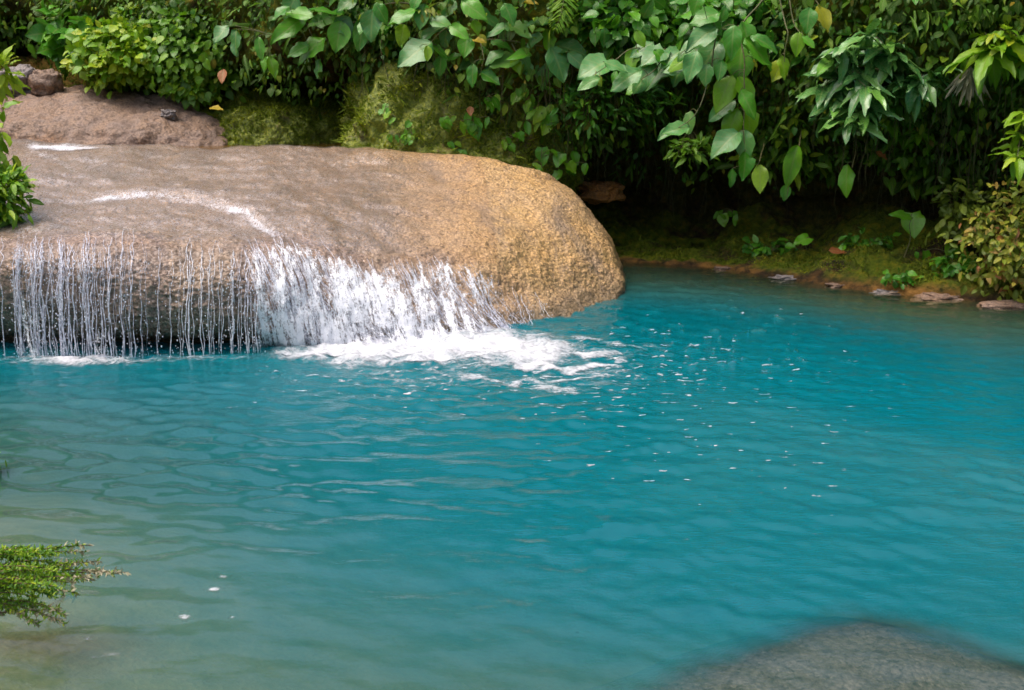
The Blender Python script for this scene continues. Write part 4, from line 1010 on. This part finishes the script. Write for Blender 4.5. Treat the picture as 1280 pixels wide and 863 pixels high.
bushy('round_leaf_shrub', 'sparse bright sprig deep under the large leaved vine', 'shrub', 868, 190, 30, 16, 10.8, 80, 15, M_BRIGHT, shape='lance', ntw=14, depth=.25, tint=(.1, .6), root=(865, 165, 11.3))
bushy('round_leaf_shrub', 'shade shrub between yellowing vine and narrow leaved shrub', 'shrub', 1020, 40, 40, 45, 10.8, 220, 18, M_BROAD, shape='oblong', ntw=30, depth=.35, tint=(.0, .5), root=(1020, 80, 11.3))
bushy('round_leaf_shrub', 'dark shrub with reddish bits around the dry palm leaf', 'shrub', 1200, 60, 50, 40, 10.4, 260, 20, M_BROAD, shape='oblong', ntw=30, depth=.3, tint=(.0, .5), root=(1200, 100, 10.9))
bushy('round_leaf_shrub', 'deep shade shrub of slender leaves above the bank', 'shrub', 1180, 190, 90, 50, 10.9, 420, 22, M_DARK, shape='lance', ntw=50, depth=.35, tint=(.3, .9), root=(1180, 140, 11.4))
bushy('round_leaf_shrub', 'deep shade shrub of slender leaves over the recess', 'shrub', 1010, 170, 80, 50, 11.2, 380, 20, M_DARK, shape='lance', ntw=50, depth=.35, tint=(.3, .95), root=(1010, 110, 11.7))
bushy('yellow_bush', 'bush of yellow green and reddish small leaves on the bank edge', 'bush', 1262, 290, 46, 72, 9.35, 1700, 11, M_OLIVE, shape='oblong', ntw=70, depth=.4, tint=(.25, 1), root=(1280, 365, 9.5))
bushy('yellow_bush', 'dimmer wispy olive bush behind the yellow green one', 'bush', 1205, 258, 26, 40, 10.0, 260, 13, M_OLIVE, shape='oblong', ntw=26, depth=.25, tint=(0, .55), root=(1210, 312, 10.1))
for px, py, rx, ry, d, n, L, lab in ((1080, 300, 40, 12, 10.7, 90, 12, 'low creeping plant in front of the dark recess, beyond the red brown leaf'), (1190, 330, 34, 14, 9.75, 100, 11, 'low creeping plant beside the dimmer wispy bush'), (960, 305, 34, 10, 11.3, 70, 11, 'low creeping plant where the bank bends into the recess'), (1120, 345, 26, 8, 9.75, 60, 10, 'low creeping plant just above the purplish shore stones')):
    bushy('creeping_plant', lab, 'plant', px, py, rx, ry, d, n, L, M_BROAD, shape='ovate', ntw=16, depth=.15, tint=(.2, .85), root=(px, py + ry + 4, d + .05))
# near edge plants on the falls side
bushy('edge_shrub', 'leafy shrub reaching in beside the slab, light tips and dark shaded leaves', 'shrub', -6, 165, 28, 62, 8.8, 130, 22, M_BRIGHT, shape='oblong', ntw=36, depth=.3, root=(-40, 250, 8.9), tint=(.1, 1))
bushy('edge_shrub', 'single pale fern-like tip poking in above the grey stone', 'shrub', 0, 90, 16, 16, 11.5, 40, 24, M_BRIGHT, shape='lance', ntw=8, depth=.1, root=(-40, 105, 11.6), tint=(.7, 1))
bushy('grass_tuft', 'low hanging tuft of bright fronds draped at the end of the boulder', 'plant', 0, 248, 34, 32, 8.3, 700, 18, M_BRIGHT, shape='lance', ntw=50, depth=.25, root=(-20, 230, 8.6), tint=(.0, .9))
bushy('edge_shrub', 'few small bright leaves poking in over the calm water', 'shrub', -6, 566, 16, 22, 5.2, 36, 16, M_BRIGHT, shape='ovate', ntw=8, depth=.08, root=(-60, 590, 5.2), tint=(.5, 1))

def needle_branch(label):
    d = 3.5
    t = thing('needle_branch', label, 'branch', P(-60, 740, d)); st = Acc(); lf = Acc()
    tw = []
    for (x0, y0, x1, y1, s) in ((-60, 745, 142, 722, 1), (-60, 720, 108, 690, 1), (-50, 760, 70, 770, 1), (-60, 735, 96, 705, 1), (-60, 710, 40, 695, 1), (-60, 755, 110, 735, 1), (-60, 700, 25, 690, 1), (-60, 765, 40, 760, 1), (-40, 745, 85, 750, 1), (-60, 740, 60, 725, 1), (-60, 740, 40, 740, 1), (-60, 725, 70, 715, 1), (-60, 770, 60, 755, 1), (-60, 735, 90, 728, 1), (-60, 750, 50, 778, 1), (-60, 715, 60, 702, 1), (-60, 730, 80, 740, 1), (-60, 745, 125, 712, 1)):
        for q in range(2):
            a = P(x0, y0 + rng.normal() * 8, d + rng.normal() * .05); b = P(x1 + rng.normal() * 8, y1 + rng.normal() * 7, d + rng.normal() * .12)
            p = bez(a, b, .03, 14, rng.normal(size=3) * .01); tube(st, p, np.linspace(.004, .0012, 14), 4); tw.append(p)
    for p in tw:
        n = 210; s = rng.random(n) ** .8; f = s * 13; i = np.clip(f.astype(int), 0, 12); q = p[i] + (p[i + 1] - p[i]) * (f - i)[:, None]
        tdir = norm(p[i + 1] - p[i])
        ax = norm(tdir * .7 + rng.normal(size=(n, 3)) * .75 + np.array([0, 0, .1]))
        px, _py = to_px(q)
        dry = smooth(60, 125, px) * 1.2 + .7 * smooth(750, 768, _py)
        tip = (rng.random(n) < dry * .75)
        L = .010 + .013 * rng.random(n)
        for flag, mt in ((False, 0), (True, 1)):
            k = tip == flag
            if k.any(): leaves(lf, q[k], ax[k], rng.normal(size=(k.sum(), 3)) * .5 + np.array([0, -.3, .8]), L[k], 'lance', tint=rng.random(k.sum()), cheap=True, mat=mt)
    st.build('stem', M_BARK, t); lf.build('foliage', [M_BRIGHT, M_DRY], t)
needle_branch('feathery green branch with dry tan tips hanging low over the near water')

# ferns and palm leaves
def frond(name, label, cat, pts, n, L0, mat, shape='blade', taper=True, group=None, droop=.2, sp=.9):
    t = thing(name, label, cat, P(*pts[0]), group); st = Acc(); lf = Acc()
    p = np.array([P(*q) for q in pts]); c = crm(len(p), np.linspace(0, len(p) - 1, 40)) @ p
    tube(st, c, np.linspace(.005, .0015, 40), 5)
    td = norm(np.gradient(c, axis=0)); view = norm(CAMP - c[20])
    up = norm(np.array([0, -.5, .8])); k = np.linspace(2, 39, n).astype(int)
    for sgn in (-1, 1):
        sd_ = norm(np.cross(td[k], up)) * sgn
        ax = norm(sd_ * sp + td[k] * .5 + np.array([0, 0, -.15]) + rng.normal(size=(n, 3)) * .05)
        s = k / 39.0; L = L0 * mpp(pts[0][2]) * (np.sin(np.pi * np.clip(.2 + .78 * s, 0, 1)) ** .7 if taper else np.ones(n))
        leaves(lf, c[k], ax, up + .2 * ax, L, shape, tint=.3 + .4 * rng.random(n), droop=droop)
    st.build('stem', M_STEM, t); lf.build('foliage', mat, t)
frond('fern_frond', 'bright fern frond hanging tip down above the grey green shrub', 'fern', [(705, -40, 11), (706, -15, 10.8), (702, 15, 10.7), (694, 38, 10.7)], 26, 22, M_BRIGHT)
frond('palm_frond', 'feathery palm frond arching near the pale roots', 'palm', [(1275, 5, 10), (1250, 8, 9.8), (1225, 18, 9.6), (1205, 38, 9.5)], 20, 26, M_BRIGHT)
frond('palm_frond', 'second palm frond crossing behind the bright layered leaves', 'palm', [(1300, 20, 10), (1275, 15, 9.9), (1250, 10, 9.8), (1230, 14, 9.8)], 18, 22, M_BROAD)
t = thing('dry_palm_leaf', 'withered grey palm leaf hanging as a fan of thin strips', 'palm leaf', P(1214, 80, 9.7)); lf = Acc(); st = Acc()
a = np.radians(np.linspace(50, 135, 17)); b = np.repeat(P(1212, 84, 9.6)[None], 17, 0)
leaves(lf, b, np.stack([np.cos(a), -.2 + 0 * a, -np.sin(a)], -1) + rng.normal(size=(17, 3)) * .04, np.array([0, -1, .2]), (34 + 16 * rng.random(17)) * mpp(9.6), 'blade', droop=.1)
tube(st, bez(P(1225, 50, 9.8), P(1212, 84, 9.6), .02), .004, 5)
st.build('stem', M_ROOT, t); lf.build('foliage', M_DRY, t)

# trunks with roots in the upper right
def trunk(label, pts, r, mat, roots=()):
    t = thing('tree_trunk', label, 'tree', P(*pts[0])); ac = Acc()
    p = np.array([P(*q) for q in pts]); c = crm(len(p), np.linspace(0, len(p) - 1, 40)) @ p
    th = np.linspace(0, 1, 40); tube(ac, c + .02 * np.stack([noise(c * 2), noise(c * 2 + 5), 0 * th], -1), r * (1.15 - .4 * th) * (1 + .12 * noise(c * 6)), 14)
    ac.build('trunk', mat, t)
    for q in roots:
        rc = Acc(); pp = np.array([P(*z) for z in q]); cc = crm(len(pp), np.linspace(0, len(pp) - 1, 24)) @ pp
        tube(rc, cc, .02 * np.linspace(1, .3, 24), 7); rc.build('root', M_ROOT, t)
trunk('brown mossy tree trunk behind the narrow leaved shrub', [(1040, 120, 11.1), (1050, 60, 10.8), (1062, 0, 10.8), (1080, -120, 11), (1085, -330, 11.3)], .13, M_MOSSROCK)
trunk('slim tree trunk with pale roots splaying over the dark shrub', [(1215, 60, 10.6), (1218, 20, 10.4), (1222, -40, 10.4), (1230, -300, 10.6)], .06, M_BARK,
      [[(1216, 0, 10.3), (1208, 18, 10.2), (1198, 36, 10.2)], [(1218, 0, 10.3), (1220, 20, 10.2), (1216, 42, 10.2)], [(1222, 0, 10.3), (1232, 15, 10.2), (1236, 30, 10.2)]])

# fallen leaves
def fallen(label, px, py, d, L, ang, mat, shape='ovate', flat=True, tn=.5):
    a = math.radians(ang); ac = Acc(); c = P(px, py, d)
    leaves(ac, np.zeros(3), np.array([math.cos(a), -.3, -.35 * math.sin(a)]), np.array([0, -.35, 1.]), L * mpp(d), shape, tint=np.array([tn]), droop=.1)
    o = ac.build('fallen_leaf', mat); o.location = tuple(c); tag(o, label, 'leaf'); return o
fallen('yellow leaf lying on the edge of the low mossy rock', 262, 135, 12.3, 18, 10, M_YELLOW)
fallen('pale yellow leaf lying on the back rim of the boulder', 472, 194, 10.9, 18, 10, M_YELLOW, tn=1)
fallen('yellow leaf caught in the grey green shrub', 590, 50, 10.9, 18, 20, M_YELLOW)
fallen('big yellow leaf at the top edge above the grey green shrub', 648, 3, 10.9, 24, 0, M_YELLOW)
fallen('red brown leaf lying on the mossy bank', 1036, 313, 10.5, 22, 10, M_RUST, tn=.1)
fallen('tan leaf lying beside the red brown one on the bank', 1065, 318, 10.4, 16, 60, M_RUST, tn=1)
fallen('rust leaf lying at the waterline under the yellow bush', 1268, 360, 9.3, 22, 170, M_RUST, tn=.4)
fallen('pale brown leaf on the moss below the seedling', 1155, 337, 9.9, 14, 10, M_RUST, tn=.8)
fallen('red leaf hanging in the dim shrub under the narrow leaves', 1095, 190, 10.5, 16, 60, M_RUST, tn=.0)
fallen('small red leaf stuck to the tall mossy rock', 588, 133, 11.2, 14, 90, M_RUST, tn=.2)
fallen('rust leaf caught under the dark bush by the hollow', 279, 87, 12.3, 20, 90, M_RUST, tn=.3)
fallen('orange leaf among the shade leaves near the dry palm leaf', 1160, 58, 9.9, 16, 20, M_RUST, tn=.3)
